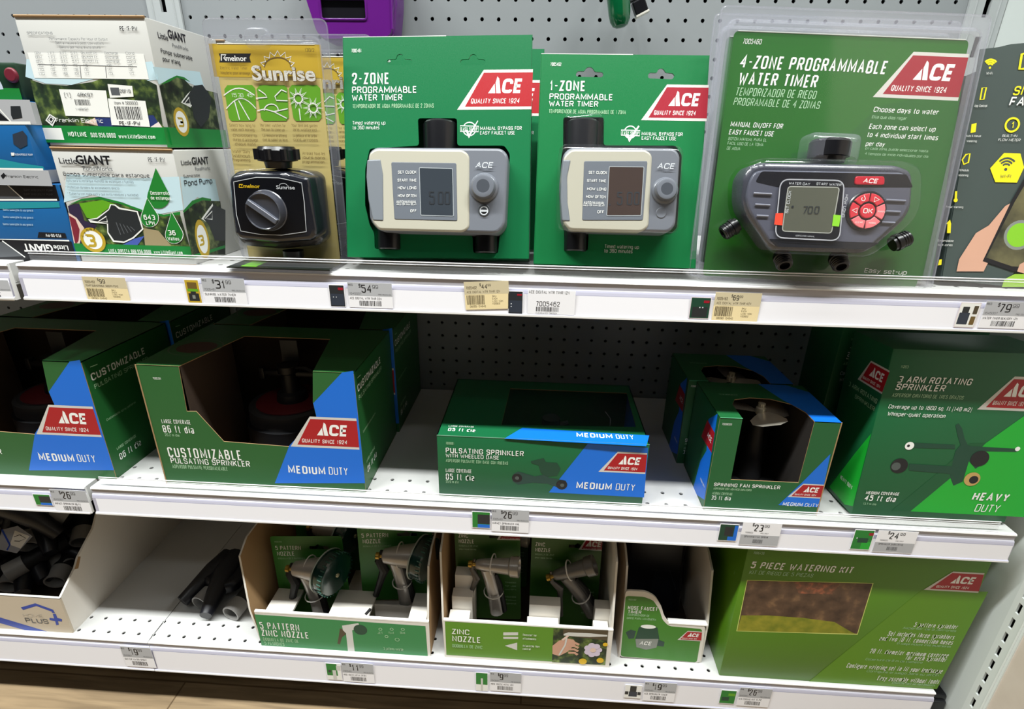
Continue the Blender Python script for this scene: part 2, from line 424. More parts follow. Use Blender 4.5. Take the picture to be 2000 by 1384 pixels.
PRINT={
'z2':[
 ('T','7005461','W',.37,8.7,.43,.146,0,0),
 ('T','2-ZONE','W',.37,7.39,1.63,.47,.05,0),
 ('T','PROGRAMMABLE','W',.36,7.02,2.84,.276,.03,0),
 ('T','WATER TIMER','W',.35,6.71,2.22,.256,.03,0),
 ('T','TEMPORIZADOR DE AGUA PROGRAMABLE DE 2 ZONAS','G',.37,6.4,3.57,.171,0,0),
 ('T','Timed watering up','W',.35,5.71,1.46,.151,0,0),
 ('T','to 360 minutes','W',.35,5.51,1.19,.151,0,0),
 ('A','R',6.11,8.21,8.17,4.96,7.94,6.31,1),
 ('C','W',5.5,5.51,.279,.279,.045),
 ('P','z2g',[(5.08,5.64),(5.9,5.61),(5.9,5.4),(5.08,5.42)]),
 ('S','W',.035,[(5.1,5.65),(5.9,5.62),(5.89,5.39),(5.1,5.41),(5.1,5.65)]),
 ('T','EASY SETUP','W',5.14,5.43,.71,.149,.03,0),
 ('P','W',[(5.32,5.47),(5.44,5.47),(5.48,5.29),(5.86,5.87),(5.88,5.83),(5.48,5.12)]),
 ('T','MANUAL BYPASS FOR','W',5.97,5.46,1.8,.149,.01,0),
 ('T','EASY FAUCET USE','W',5.97,5.27,1.51,.149,.01,0),
],
'z2c':[
 ('T','SET CLOCK','W',2.67,3.37,.78,.114,.02,0),
 ('T','START TIME','W',2.65,3.04,.8,.114,.02,0),
 ('T','HOW LONG','W',2.66,2.73,.78,.115,.02,0),
 ('T','HOW OFTEN','W',2.66,2.41,.78,.115,.02,0),
 ('T','AUTO/MANUAL','W',2.59,2.16,.85,.115,.02,0),
 ('T','HOLD FOR RAIN DELAY','W',2.59,2.08,.85,.063,.02,0),
 ('T','OFF','W',3.18,1.79,.261,.116,.02,0),
 ('T','5','K2',3.98,2.11,.238,.54,0,0),
 ('T','0','K2',4.35,2.11,.238,.54,0,0),
 ('T','0','K2',4.63,2.11,.237,.54,0,0),
 ('T','ACE','LG',5.91,3.6,.72,.225,.04,.25),
 ('C','LG',6.29,1.87,.161,.161,.04),
 ('P','LG',[(6.12,1.91),(6.46,1.91),(6.46,1.83),(6.12,1.83)]),
],
'z1':[
 ('T','7005462','W',.41,8.34,.46,.146,0,0),
 ('T','1-ZONE','W',.42,7.33,1.51,.42,.05,0),
 ('T','PROGRAMMABLE','W',.42,6.97,2.69,.253,.03,0),
 ('T','WATER TIMER','W',.41,6.69,2.1,.232,.03,0),
 ('T','TEMPORIZADOR DE AGUA PROGRAMABLE DE 1 ZONA','G',.42,6.41,3.28,.159,0,0),
 ('A','R2',5.37,7.11,7.12,4.36,7.65,6.18,1),
 ('C','W',3.93,5.68,.25,.25,.045),
 ('P','z1g',[(3.53,5.78),(4.34,5.77),(4.33,5.56),(3.55,5.57)]),
 ('S','W',.035,[(3.54,5.76),(4.34,5.75),(4.33,5.53),(3.55,5.55),(3.54,5.76)]),
 ('T','EASY SETUP','W',3.59,5.56,.7,.148,.03,0),
 ('P','W',[(3.76,5.59),(3.87,5.59),(3.92,5.47),(4.26,5.96),(4.31,5.92),(3.91,5.26)]),
 ('T','MANUAL BYPASS FOR','W',4.42,5.55,1.73,.148,.01,0),
 ('T','EASY FAUCET USE','W',4.43,5.37,1.46,.148,.01,0),
 ('T','Timed watering up','W',3.08,.76,1.49,.155,0,0),
 ('T','to 360 minutes','W',3.07,.57,1.23,.155,0,0),
],
'z1c':[
 ('T','SET CLOCK','W',2.14,3.63,.75,.112,.02,0),
 ('T','START TIME','W',2.09,3.3,.77,.113,.02,0),
 ('T','HOW LONG','W',2.11,2.97,.78,.113,.02,0),
 ('T','HOW OFTEN','W',2.08,2.66,.8,.113,.02,0),
 ('T','AUTO/MANUAL','W',1.99,2.41,.86,.114,.02,0),
 ('T','HOLD FOR RAIN DELAY','W',1.97,2.33,.88,.062,.02,0),
 ('T','OFF','W',2.57,2.05,.274,.114,.02,0),
 ('T','5','K2',3.35,2.4,.23,.53,0,0),
 ('T','0','K2',3.75,2.41,.23,.53,0,0),
 ('T','0','K2',4.04,2.42,.229,.53,0,0),
 ('C','K2',3.06,2.41,.042,.042,0),
 ('T','ACE','LG',4.91,3.89,.68,.223,.04,.25),
],
'z4':[
 ('P','z4d',[(4.71,5.51),(6.22,7.19),(9.29,8.04),(9.48,5.13),(9.78,.42),(4.19,.095),(3.02,5.23)]),
 ('T','7005460','W',.43,9.29,.73,.186,0,.15),
 ('T','4-ZONE PROGRAMMABLE','W',.43,8.39,5.79,.49,.035,.12),
 ('T','WATER TIMER','W',.45,7.77,3.14,.48,.035,.12),
 ('T','TEMPORIZADOR DE RIEGO','G',.41,7.36,3.22,.31,0,.15),
 ('T','PROGRAMABLE DE 4 ZONAS','G',.38,6.99,3.47,.292,0,.15),
 ('T','MANUAL ON/OFF FOR','W',.38,6.17,2.12,.198,.02,.15),
 ('T','EASY FAUCET USE','W',.36,5.86,1.82,.199,.02,.15),
 ('T','BOTON MANUAL PARA EL','G',.37,5.64,1.57,.12,0,.1),
 ('T','FACIL USO DE LA TOMA','G',.36,5.46,1.47,.12,0,.1),
 ('T','DE AGUA','G',.36,5.26,.55,.121,0,.1),
 ('A','R2',7.16,9.3,9.26,5.9,9.25,7.53,1),
 ('T','Choose days to water','W',6.02,6.98,2.57,.193,.02,.15),
 ('T','Elija que dias regar','G',6.01,6.73,1.38,.116,0,.15),
 ('T','Each zone can select up','W',5.97,6.33,2.64,.195,.02,.15),
 ('T','to 4 individual start times','W',5.95,6.01,2.83,.196,.02,.15),
 ('T','per day','W',5.96,5.67,.76,.178,.02,.15),
 ('T','En cada zona, puede seleccionar hasta','G',5.98,5.53,2.52,.099,0,.1),
 ('T','4 tiempos de inicio individuales por dia','G',6,5.32,2.55,.1,0,.1),
 ('T','Easy set-up','W',6.89,.54,1.78,.195,.02,.1),
],
'z4c':[
 ('T','WATER DAY','LG',2.31,3.78,.81,.094,.02,0),
 ('T','START WATER','LG',3.36,3.81,.95,.094,.02,0),
 ('P','OR',[(1.99,2.68),(2.28,2.7),(2.32,2.23),(2,2.25)]),
 ('P','YG',[(4.21,2.74),(4.5,2.73),(4.5,2.3),(4.23,2.31)]),
 ('T','ACE','W',5.09,3.98,.54,.168,.04,.25),
 ('T','7','K2',3.01,2.72,.176,.288,0,0),
 ('T','0','K2',3.21,2.73,.176,.288,0,0),
 ('T','0','K2',3.46,2.74,.175,.288,0,0),
 ('C','K2',2.6,2.96,.043,.043,0),
 ('T','VERIFICATION MANUAL','LG',2.88,1.84,.75,.059,0,0),
],
'sun':[
 ('P','gold',[(-.179,7.91),(4.66,7.91),(4.66,9.16),(-.179,9.16)]),
 ('T','13012','K',3.99,8.88,.4,.132,0,0),
 ('P','K',[(.199,8.8),(1.61,8.81),(1.52,8.66),(1.55,8.47),(.155,8.46),(.233,8.63)]),
 ('T','melnor','W',.5,8.52,.92,.193,.03,0),
 ('S','W',.05,[(.26,8.53),(.3,8.75),(.5,8.75),(.39,8.63),(.46,8.54)]),
 ('T','Electric Water Timer','brn',.193,8.19,1.2,.117,0,0),
 ('T','Minuterie pour arrosage','brn',.178,8,1.29,.118,0,0),
 ('T','Sunrise','brn',1.57,7.78,2.78,.53,.09,0),
 ('T','Sunrise','W',1.55,7.8,2.77,.53,.05,0),
 ('S','brn',.05,[(3.27,8.31),(3.26,8.43),(3.19,8.53),(3.07,8.61),(2.92,8.66),(2.74,8.67),(2.56,8.65),(2.39,8.6),(2.25,8.52),(2.15,8.41),(2.11,8.3)]),
 ('S','W',.04,[(3.28,8.35),(3.45,8.48),(3.24,8.52),(3.34,8.71),(3.1,8.65),(3.1,8.87),(2.88,8.72),(2.78,8.92),(2.62,8.72),(2.45,8.86),(2.38,8.64),(2.16,8.7),(2.2,8.51),(1.97,8.47),(2.11,8.34)]),
 ('P','leaf',[(.35,7.59),(1.45,7.61),(1.57,7.49),(1.44,6.33),(1.3,6.19),(.276,6.17),(.182,6.29),(.187,7.43)]),
 ('P','leaf',[(1.79,7.61),(2.88,7.62),(3,7.51),(2.9,6.35),(2.77,6.21),(1.75,6.19),(1.65,6.31),(1.63,7.45)]),
 ('P','leaf',[(3.22,7.63),(4.32,7.64),(4.45,7.52),(4.38,6.37),(4.24,6.23),(3.21,6.21),(3.11,6.34),(3.06,7.47)]),
 ('S','W',.045,[(.118,7.19),(.31,7.3),(.5,7.4),(.68,7.46),(.86,7.48),(1.03,7.46),(1.19,7.4),(1.34,7.31),(1.5,7.21)]),
 ('S','W',.04,[(.134,6.66),(.33,6.82),(.52,6.96),(.71,7.05),(.88,7.08),(1.04,7.05),(1.19,6.97),(1.34,6.84),(1.48,6.68)]),
 ('S','W',.045,[(.56,6.98),(.66,6.22)]),
 ('S','W',.045,[(.75,7),(1.12,6.22)]),
 ('T','15','W',.5,7.12,.23,.161,0,0),
 ('T','30','W',.79,7.12,.23,.161,0,0),
 ('T','45','W',1.19,7.13,.23,.161,0,0),
 ('S','W',.045,[(1.53,6.6),(1.87,6.67),(2.27,6.57),(2.81,6.31)]),
 ('S','W',.045,[(2.27,6.57),(2.91,6.7)]),
 ('S','W',.045,[(2.48,6.61),(2.47,6.72),(2.42,6.8),(2.32,6.86),(2.2,6.87),(2.07,6.85),(1.96,6.79),(1.88,6.71),(1.84,6.61)]),
 ('S','W',.045,[(1.55,7.09),(2.06,7.14),(1.98,7.26),(1.82,7.37),(1.72,7.43)]),
 ('S','W',.045,[(2.95,7.01),(2.45,7.02),(2.41,7.18),(2.56,7.3),(2.74,7.44),(2.95,7.35)]),
 ('C','W',3.44,7.11,.182,.182,.06),
 ('S','W',.03,[(3.63,7.16),(3.9,7.12),(3.61,7.08)]),
 ('S','W',.03,[(3.61,7.06),(3.78,6.87),(3.54,6.99)]),
 ('S','W',.03,[(3.52,6.98),(3.53,6.71),(3.43,6.95)]),
 ('S','W',.03,[(3.41,6.95),(3.25,6.71),(3.33,6.98)]),
 ('S','W',.03,[(3.31,6.99),(3.04,6.86),(3.27,7.05)]),
 ('S','W',.03,[(3.26,7.07),(2.99,7.11),(3.27,7.15)]),
 ('S','W',.03,[(3.28,7.17),(3.11,7.36),(3.34,7.24)]),
 ('S','W',.03,[(3.36,7.25),(3.36,7.51),(3.45,7.27)]),
 ('S','W',.03,[(3.48,7.27),(3.64,7.51),(3.56,7.25)]),
 ('S','W',.03,[(3.58,7.24),(3.84,7.36),(3.62,7.17)]),
 ('C','W',4.06,6.74,.183,.183,.06),
 ('S','W',.03,[(4.24,6.78),(4.51,6.74),(4.23,6.7)]),
 ('S','W',.03,[(4.22,6.68),(4.39,6.49),(4.16,6.61)]),
 ('S','W',.03,[(4.14,6.6),(4.15,6.33),(4.05,6.57)]),
 ('S','W',.03,[(4.02,6.57),(3.86,6.33),(3.94,6.6)]),
 ('S','W',.03,[(3.92,6.61),(3.65,6.48),(3.88,6.68)]),
 ('S','W',.03,[(3.87,6.69),(3.6,6.73),(3.88,6.78)]),
 ('S','W',.03,[(3.89,6.8),(3.72,6.98),(3.95,6.86)]),
 ('S','W',.03,[(3.97,6.87),(3.97,7.14),(4.06,6.9)]),
 ('S','W',.03,[(4.09,6.9),(4.25,7.14),(4.17,6.88)]),
 ('S','W',.03,[(4.19,6.86),(4.45,6.99),(4.23,6.8)]),
 ('S','W',.045,[(3.44,6.71),(3.44,6.24)]),
 ('T','Select how long to','brn',.182,5.93,1.17,.126,0,0),
 ('T','water each morning','brn',.222,5.76,1.06,.127,0,0),
 ('T','The timer watches for','brn',1.57,5.95,1.17,.126,0,0),
 ('T','the sun to come up','brn',1.61,5.78,1.05,.126,0,0),
 ('T','Your lawn and garden','brn',3.01,5.97,1.16,.125,0,0),
 ('T','are watered','brn',3.06,5.8,1.05,.126,0,0),
 ('T','Choisissez la','brn',.27,5.51,1.09,.128,0,0),
 ('T','duree d arrosage','brn',.239,5.34,1.14,.128,0,0),
 ('T','chaque matin','brn',.3,5.16,.95,.129,0,0),
 ('T','La minuterie attend','brn',1.64,5.53,1.08,.127,0,0),
 ('T','que le soleil se leve','brn',1.61,5.36,1.13,.128,0,0),
 ('T','La pelouse et le jardin','brn',3.02,5.55,1.07,.127,0,0),
 ('T','sont arroses','brn',3,5.38,1.12,.127,0,0),
 ('T','Water Daily','brn',.125,4.84,.81,.13,.01,0),
 ('T','Without','brn',.093,4.66,.81,.131,.01,0),
 ('T','Programming','brn',.061,4.49,.82,.132,.01,0),
 ('T','Arrosez tous les','brn',3.35,4.82,1.03,.13,.01,0),
 ('T','jours sans','brn',3.32,4.65,1.04,.13,.01,0),
 ('T','programmation.','brn',3.3,4.47,1.04,.131,.01,0),
],
'sunc':[
 ('T','melnor','gold2',1.52,3.51,.71,.146,.03,0),
 ('S','gold2',.04,[(1.48,3.52),(1.32,3.52),(1.35,3.64),(1.5,3.64),(1.42,3.58)]),
 ('T','Sunrise','LG',2.94,3.49,.8,.145,.02,0),
 ('S','LG',.02,[(3.43,3.62),(3.42,3.66),(3.38,3.69),(3.33,3.72),(3.26,3.72),(3.19,3.71),(3.13,3.69),(3.09,3.65),(3.07,3.61)]),
 ('S','LG',.03,[(1.12,3.74),(2.13,3.94),(3.12,3.94),(4.06,3.76),(4.07,2.97),(4,1.74),(2.88,1.56),(1.96,1.56),(1.07,1.69),(1,2.37),(1.12,3.74)]),
],
'sm':[
 ('C','YE',.51,8.52,.045,.045,0),
 ('S','YE',.07,[(.6,8.62),(.57,8.65),(.54,8.66),(.5,8.67),(.47,8.66),(.43,8.65),(.41,8.63)]),
 ('S','YE',.07,[(.66,8.68),(.61,8.71),(.56,8.74),(.5,8.75),(.44,8.74),(.39,8.72),(.34,8.68)]),
 ('S','YE',.07,[(.72,8.73),(.66,8.78),(.58,8.81),(.5,8.83),(.42,8.82),(.34,8.78),(.282,8.73)]),
 ('T','Wi-Fi','W',.38,8.25,.236,.096,0,0),
 ('S','YE',.06,[(.34,7.3),(.34,7.75),(.5,7.77),(.48,7.32),(.34,7.3)]),
 ('T','App Control','W',.134,7.01,.49,.098,0,0),
 ('P','YE',[(.164,6.35),(.36,6.41),(.38,6.05),(.182,6.01)]),
 ('T','Auto & Manual','W',.013,5.85,.58,.08,0,0),
 ('T','Watering','W',.065,5.65,.4,.08,0,0),
 ('S','YE',.06,[(.036,4.95),(.145,5.16),(.3,5.2),(.3,4.85),(.129,4.77),(.036,4.95)]),
 ('T','Schedule','W',-.028,4.49,.37,.082,0,0),
 ('T','Watering','W',-.038,4.29,.4,.082,0,0),
 ('S','YE',.09,[(.002,3.69),(.048,3.3)]),
 ('C','YE',.044,3.32,.083,.083,0),
 ('T','Frost Warning','W',-.32,3,.7,.084,0,0),
 ('P','YE',[(-.085,1.96),(-.127,2.34),(-.19,2.34),(-.051,2.52),(.02,2.35),(.063,1.96)]),
 ('T','Extendable','W',-.43,1.6,.65,.086,0,0),
 ('T','to 4 zones','W',-.4,1.42,.61,.086,0,0),
 ('P','YE',[(-.241,.59),(-.217,.84),(-.114,.86),(-.096,.62)]),
 ('S','YE',.1,[(1.81,9.07),(1.64,9.03),(1.65,8.48),(1.92,8.5)]),
 ('T','SMART','YE',1.54,7.48,1.59,.35,.04,.2),
 ('T','FAUCET','W',1.47,7.07,1.84,.35,.04,.2),
 ('C','YE',1.77,6.35,.262,.262,.08),
 ('T','1','YE',1.71,6.21,.141,.258,.02,0),
 ('T','BUILT-IN','W',1.43,5.87,.59,.1,0,.2),
 ('T','FLOW METER','W',1.3,5.71,.87,.1,0,.2),
 ('P','YE',[(1.2,4.63),(1.65,5.25),(2.3,5.24),(2.55,4.69),(2.38,4.08),(1.51,4.08)]),
 ('C','sm',1.83,4.6,.062,.062,0),
 ('S','sm',.07,[(1.96,4.75),(1.92,4.79),(1.87,4.81),(1.82,4.81),(1.77,4.81),(1.73,4.79),(1.69,4.75)]),
 ('S','sm',.07,[(2.04,4.83),(1.98,4.88),(1.9,4.92),(1.82,4.93),(1.74,4.92),(1.67,4.88),(1.6,4.83)]),
 ('S','sm',.07,[(2.13,4.91),(2.04,4.98),(1.93,5.03),(1.82,5.05),(1.71,5.03),(1.6,4.98),(1.52,4.91)]),
 ('T','WI-FI','sm',1.64,4.27,.43,.123,.02,.15),
 ('P','skin',[(.57,.36),(.59,.88),(1.09,1.99),(1.56,2.32),(2.08,3.13),(2.26,3.24),(2.36,3.08),(2.18,2.34),(2.02,1.48),(1.69,.39)]),
 ('P','K',[(1.57,.82),(2.3,3.39),(2.78,4.64),(3.8,4.66),(4,.46),(2.91,.42)]),
 ('P','ph',[(1.69,.98),(2.42,3.29),(2.86,4.43),(3.63,4.45),(3.76,.62),(2.81,.64)]),
 ('C','gry',2.86,1.95,.62,.62,0),
 ('C','lime',2.86,1.95,.5,.5,0),
 ('P','skin',[(3.06,.43),(3.11,.73),(3.48,.98),(3.96,.67),(3.84,.233)]),
 ('P','lime2',[(2.6,.087),(2.98,.32),(4.03,.35),(4.13,-.196),(2.55,-.244)]),
],
'lgu':[
 ('P','sky',[(-.23,2.72),(.043,3.39),(2.85,3.13),(5.51,3.35),(5.64,2.68),(4.25,2.51),(3.19,2.75),(1.73,2.43),(.6,2.47)]),
 ('P','foliage',[(-.056,2.62),(.48,2.45),(1.5,2.4),(2.68,2.55),(3.91,2.91),(4.77,2.81),(5.5,2.47),(5.4,.9),(5.61,.63),(-.159,.54),(-.149,1.22)]),
 ('P','petal',[(1.87,.95),(2.65,.81),(3.41,.64),(3.64,1.05),(2.52,1.2)]),
 ('P','dblue',[(2.41,1.2),(5.08,1.3),(5.36,.75),(2.49,.67)]),
 ('P','pink',[(4.59,.7),(5.25,1.04),(5.44,.67)]),
 ('P','W',[(.17,2.68),(5.22,2.68),(5.22,3.63),(.17,3.63)]),
 ('P','green3',[(-.32,.119),(5.66,.119),(5.66,.82),(-.32,.82)]),
 ('P','W',[(-.255,.247),(.75,.247),(.75,.72),(-.255,.72)]),
 ('T','SPECIFICATIONS','gr3',.41,4.29,1.11,.092,.02,0),
 ('T','PE-1F-PW','K',4.45,4.44,.75,.164,.03,0),
 ('T','Performance. Capacity Per Hour of Output','gr3',1.31,4.09,2.52,.093,0,0),
 ('T','Debit a l heure a 3 pieds. Low watters','gr3',1.53,3.94,2.08,.093,0,0),
 ('T','Gallons por hora, a una altura','gr3',1.66,3.79,1.77,.094,0,0),
 ('T','GPH','gr3',.51,3.56,.265,.095,0,0),
 ('T','1 FT','gr3',1.07,3.56,.31,.094,0,0),
 ('T','3 FT','gr3',1.59,3.57,.31,.094,0,0),
 ('T','5 FT','gr3',2.08,3.57,.31,.094,0,0),
 ('T','Shutoff Ft.','gr3',2.53,3.58,.71,.094,0,0),
 ('T','Discharge','gr3',3.56,3.59,.57,.094,0,0),
 ('T','Cord','gr3',4.47,3.59,.37,.094,0,0),
 ('T','GPH','gr3',.49,3.41,.265,.095,0,0),
 ('T','1 FT','gr3',1.06,3.41,.31,.095,0,0),
 ('T','3 FT','gr3',1.57,3.42,.31,.095,0,0),
 ('T','5 FT','gr3',2.07,3.42,.31,.095,0,0),
 ('T','Shutoff Ft.','gr3',2.52,3.43,.71,.095,0,0),
 ('T','Discharge','gr3',3.55,3.44,.57,.094,0,0),
 ('T','Cord','gr3',4.46,3.44,.37,.094,0,0),
 ('T','GPH','gr3',.47,3.25,.266,.096,0,0),
 ('T','1 FT','gr3',1.04,3.26,.31,.095,0,0),
 ('T','3 FT','gr3',1.56,3.27,.31,.095,0,0),
 ('T','5 FT','gr3',2.06,3.27,.31,.095,0,0),
 ('T','Shutoff Ft.','gr3',2.51,3.28,.71,.095,0,0),
 ('T','Discharge','gr3',3.54,3.29,.58,.095,0,0),
 ('T','Cord','gr3',4.45,3.29,.37,.095,0,0),
 ('T','170','gr3',.46,3.1,.267,.096,0,0),
 ('T','124','gr3',1.03,3.11,.198,.096,0,0),
 ('T','106','gr3',1.55,3.11,.198,.096,0,0),
 ('T','172','gr3',2.05,3.12,.197,.096,0,0),
 ('T','145','gr3',2.5,3.12,.197,.096,0,0),
 ('T','109','gr3',3.53,3.13,.197,.095,0,0),
 ('T','145','gr3',4.45,3.14,.196,.095,0,0),
 ('T','170','gr3',.44,2.95,.267,.097,0,0),
 ('T','132','gr3',1.01,2.95,.199,.096,0,0),
 ('T','137','gr3',1.53,2.96,.198,.096,0,0),
 ('T','138','gr3',2.03,2.96,.198,.096,0,0),
 ('T','131','gr3',2.49,2.97,.198,.096,0,0),
 ('T','141','gr3',3.52,2.98,.197,.096,0,0),
 ('T','131','gr3',4.44,2.99,.197,.096,0,0),
 ('T','170','gr3',.43,2.79,.268,.097,0,0),
 ('T','140','gr3',1,2.8,.199,.097,0,0),
 ('T','168','gr3',1.52,2.8,.199,.097,0,0),
 ('T','104','gr3',2.02,2.81,.199,.097,0,0),
 ('T','117','gr3',2.47,2.81,.198,.097,0,0),
 ('T','173','gr3',3.51,2.83,.198,.096,0,0),
 ('T','117','gr3',4.44,2.84,.197,.096,0,0),
 ('S','gr3',.02,[(.5,3.19),(4.82,3.15)]),
 ('S','gr3',.02,[(2.34,3.17),(2.25,2.7)]),
 ('S','gr3',.02,[(3.45,3.14),(3.38,2.72)]),
 ('P','W',[(1.13,2.26),(3.22,2.23),(3.12,1.19),(1.11,1.22)]),
 ('T','(1)','K',1.32,1.97,.277,.159,0,0),
 ('T','4RK97','K',1.89,1.97,.71,.159,.01,0),
 ('K','K',1.7,1.64,.71,.23),
 ('T','1-4RK97','K',1.66,1.44,.58,.101,0,0),
 ('P','W',[(3.36,2.48),(4.43,2.42),(4.39,2.01),(3.33,1.95)]),
 ('P','gr3',[(3.43,2.05),(3.82,2.05),(3.82,2.35),(3.43,2.35)]),
 ('T','26F19','K',3.84,2.15,.47,.138,.01,0),
 ('P','W',[(3.23,1.93),(4.87,1.85),(4.83,.83),(3.11,.88)]),
 ('T','Item # 566600','K',3.47,1.7,1.04,.12,0,0),
 ('K','K',3.42,1.11,1.18,.51),
 ('T','PE-1F-PW','K',3.48,.88,.95,.164,.03,0),
 ('P','W',[(.41,1.29),(.68,1.11),(.39,.78),(.138,1.02)]),
 ('S','K',.04,[(.43,1.21),(.58,1.09),(.4,.9),(.239,1.04),(.43,1.21)]),
 ('P','K',[(.34,1.07),(.44,1.15),(.5,1.07),(.38,.98)]),
 ('T','Franklin Electric','W',.62,.96,2.14,.165,.02,0),
 ('T','HOTLINE','W',1.02,.39,.85,.189,.04,0),
 ('T','888.956.0000','W',2.05,.37,1.13,.188,.04,0),
 ('T','www.LittleGiant.com','W',3.31,.35,1.66,.167,.03,0),
],
'lgur':[
 ('P','sky2',[(-.153,3.14),(3.14,3.33),(3.3,2.59),(1.14,2.9),(.003,2.49)]),
 ('P','foliage2',[(.023,2.45),(.73,2.7),(1.32,2.92),(1.78,2.91),(2.21,2.64),(4.34,2.52),(4.33,.8),(.055,.7)]),
 ('P','green4',[(.03,2.47),(.68,2.75),(1.34,2.98),(1.87,2.96),(2.27,2.81),(1.84,2.87),(1.31,2.9),(.72,2.66)]),
 ('P','green3',[(-.277,.01),(4.48,.01),(4.48,.83),(-.277,.83)]),
 ('T','Little','K',.57,4.3,.65,.218,.02,0),
 ('T','GIANT','K',1.25,4.42,1.25,.31,.05,0),
 ('T','PondWorks','gr3',1.43,4.1,1.09,.144,0,0),
 ('T','Pompe submersible','K',.56,3.74,2.15,.18,.03,0),
 ('T','pour etang','K',.58,3.44,1.16,.181,.03,0),
 ('P','W',[(1.26,1.89),(1.78,2.24),(2.24,2.49),(2.42,2.7),(2.33,2.07),(1.9,1.72)]),
 ('P','pump',[(1.37,1.9),(1.84,2.21),(2.45,2.68),(3.16,2.79),(3.7,2.29),(3.22,1.35),(2.42,.91),(1.99,1.29),(2.02,1.84)]),
 ('S','W',.06,[(1.5,1.87),(1.93,2.15),(1.92,1.87),(1.5,1.87)]),
 ('C','gold3',1.02,1.08,.52,.6,0),
 ('C','W',1.02,1.08,.39,.45,0),
 ('T','3','gold3',.77,.87,.4,.4,.07,0),
],
'lgl':[
 ('P','sky',[(-.061,2.67),(.43,3.88),(3.44,3.77),(5.55,3.88),(5.43,2.47),(3.99,2.21),(2.7,2.73),(1.36,3.03)]),
 ('P','green4',[(.098,2.56),(.83,2.85),(1.69,2.95),(2.59,2.75),(3.57,2.42),(4.48,2.24),(5.27,2.4),(5.24,2.26),(4.41,2.15),(3.54,2.31),(2.56,2.67),(1.66,2.84),(.8,2.76)]),
 ('P','foliage',[(.085,2.52),(.8,2.76),(1.66,2.84),(2.56,2.67),(3.54,2.31),(4.46,2.15),(5.24,2.26),(5.4,.6),(-.078,.44)]),
 ('P','purp',[(.085,2.52),(.65,2.64),(.67,1.9),(1.22,1.69),(.47,.98),(-.042,.73)]),
 ('P','petal',[(.019,2.23),(.34,2.01),(.57,1.56),(.142,.85),(-.142,.73)]),
 ('P','rose',[(.009,2.11),(.271,1.94),(.33,1.48),(.128,.97),(-.078,.77)]),
 ('P','leaf',[(.65,2.64),(1.78,2.82),(2.32,2.66),(1.62,2.26),(1.28,1.92),(.83,2.02)]),
 ('P','straw',[(3.37,1.63),(4.07,1.53),(4.52,.85),(3.26,.7)]),
 ('P','dblue2',[(2.2,.84),(2.81,1.13),(3.36,1.28),(2.88,.81),(2.42,.75)]),
 ('P','green3',[(-.146,.298),(5.41,.298),(5.41,.85),(-.146,.85)]),
 ('T','Little','K',.3,4.32,.8,.232,.02,0),
 ('T','GIANT','K',1.07,4.32,1.57,.34,.06,0),
 ('T','PondWorks','gr3',1.3,4.05,1.33,.191,0,0),
 ('T','PE-1F-PW','K',4.35,4.46,.75,.188,.03,0),
 ('T','Bomba sumergible para estanque','K',.32,3.81,3.92,.172,.03,0),
 ('T','* Apto para su estanque multiuso de estanques y fuentes','gr3',.283,3.56,3.17,.108,0,0),
 ('T','* Proteccion duradera de accionamiento directo','gr3',.274,3.28,2.45,.109,0,0),
 ('T','* Cubierta con malla extra que evita residuos y suciedad','gr3',.265,3.01,3.26,.11,0,0),
 ('P','green4',[(4.59,4.22),(4.94,3.17),(4.94,3.02),(4.88,2.86),(4.78,2.72),(4.64,2.61),(4.47,2.53),(4.3,2.51),(4.14,2.53),(4.01,2.6),(3.92,2.7),(3.89,2.84),(3.9,2.99),(3.97,3.15)]),
 ('P','W',[(3.89,2.97),(4.24,2.22),(4.23,2.09),(4.18,1.96),(4.1,1.85),(3.98,1.75),(3.84,1.69),(3.7,1.67),(3.57,1.68),(3.46,1.74),(3.39,1.83),(3.35,1.94),(3.37,2.07),(3.42,2.2)]),
 ('P','green4',[(3.89,2.94),(4.21,2.21),(4.2,2.09),(4.16,1.97),(4.07,1.86),(3.96,1.77),(3.83,1.71),(3.7,1.68),(3.57,1.7),(3.47,1.75),(3.4,1.84),(3.37,1.95),(3.39,2.07),(3.44,2.19)]),
 ('P','W',[(4.89,2.4),(5.22,1.52),(5.22,1.39),(5.17,1.26),(5.09,1.14),(4.97,1.05),(4.83,.98),(4.69,.96),(4.56,.97),(4.45,1.03),(4.37,1.12),(4.34,1.24),(4.35,1.37),(4.4,1.5)]),
 ('P','green4',[(4.88,2.36),(5.19,1.51),(5.19,1.39),(5.14,1.27),(5.06,1.15),(4.95,1.06),(4.82,1),(4.69,.97),(4.56,.99),(4.46,1.04),(4.39,1.13),(4.36,1.24),(4.37,1.37),(4.42,1.49)]),
 ('T','Desarrollo','W',4.11,3.1,.87,.153,.02,0),
 ('T','de estanque','W',4.08,2.89,.92,.154,.02,0),
 ('T','643','W',3.54,2,.53,.226,.05,0),
 ('T','LPH','W',3.6,1.78,.39,.182,.03,0),
 ('T','36','W',4.53,1.34,.34,.23,.05,0),
 ('T','Watios','W',4.45,1.11,.53,.163,.03,0),
 ('P','W',[(.88,1.95),(1.31,2.03),(1.98,2.43),(2.11,2.65),(2.34,2.64),(2.52,2.51),(3.32,2.37),(3.39,1.58),(2.82,1.15),(2.3,.93),(1.79,.97),(1.63,1.36),(1.72,1.77),(.96,1.82)]),
 ('P','pump',[(.95,1.93),(1.35,1.99),(1.99,2.39),(2.15,2.61),(2.31,2.59),(2.46,2.44),(3.26,2.33),(3.32,1.6),(2.78,1.2),(2.32,1),(1.86,1.04),(1.69,1.4),(1.78,1.79)]),
 ('S','W',.05,[(1.31,1.85),(1.79,2.11),(1.77,1.86),(1.31,1.85)]),
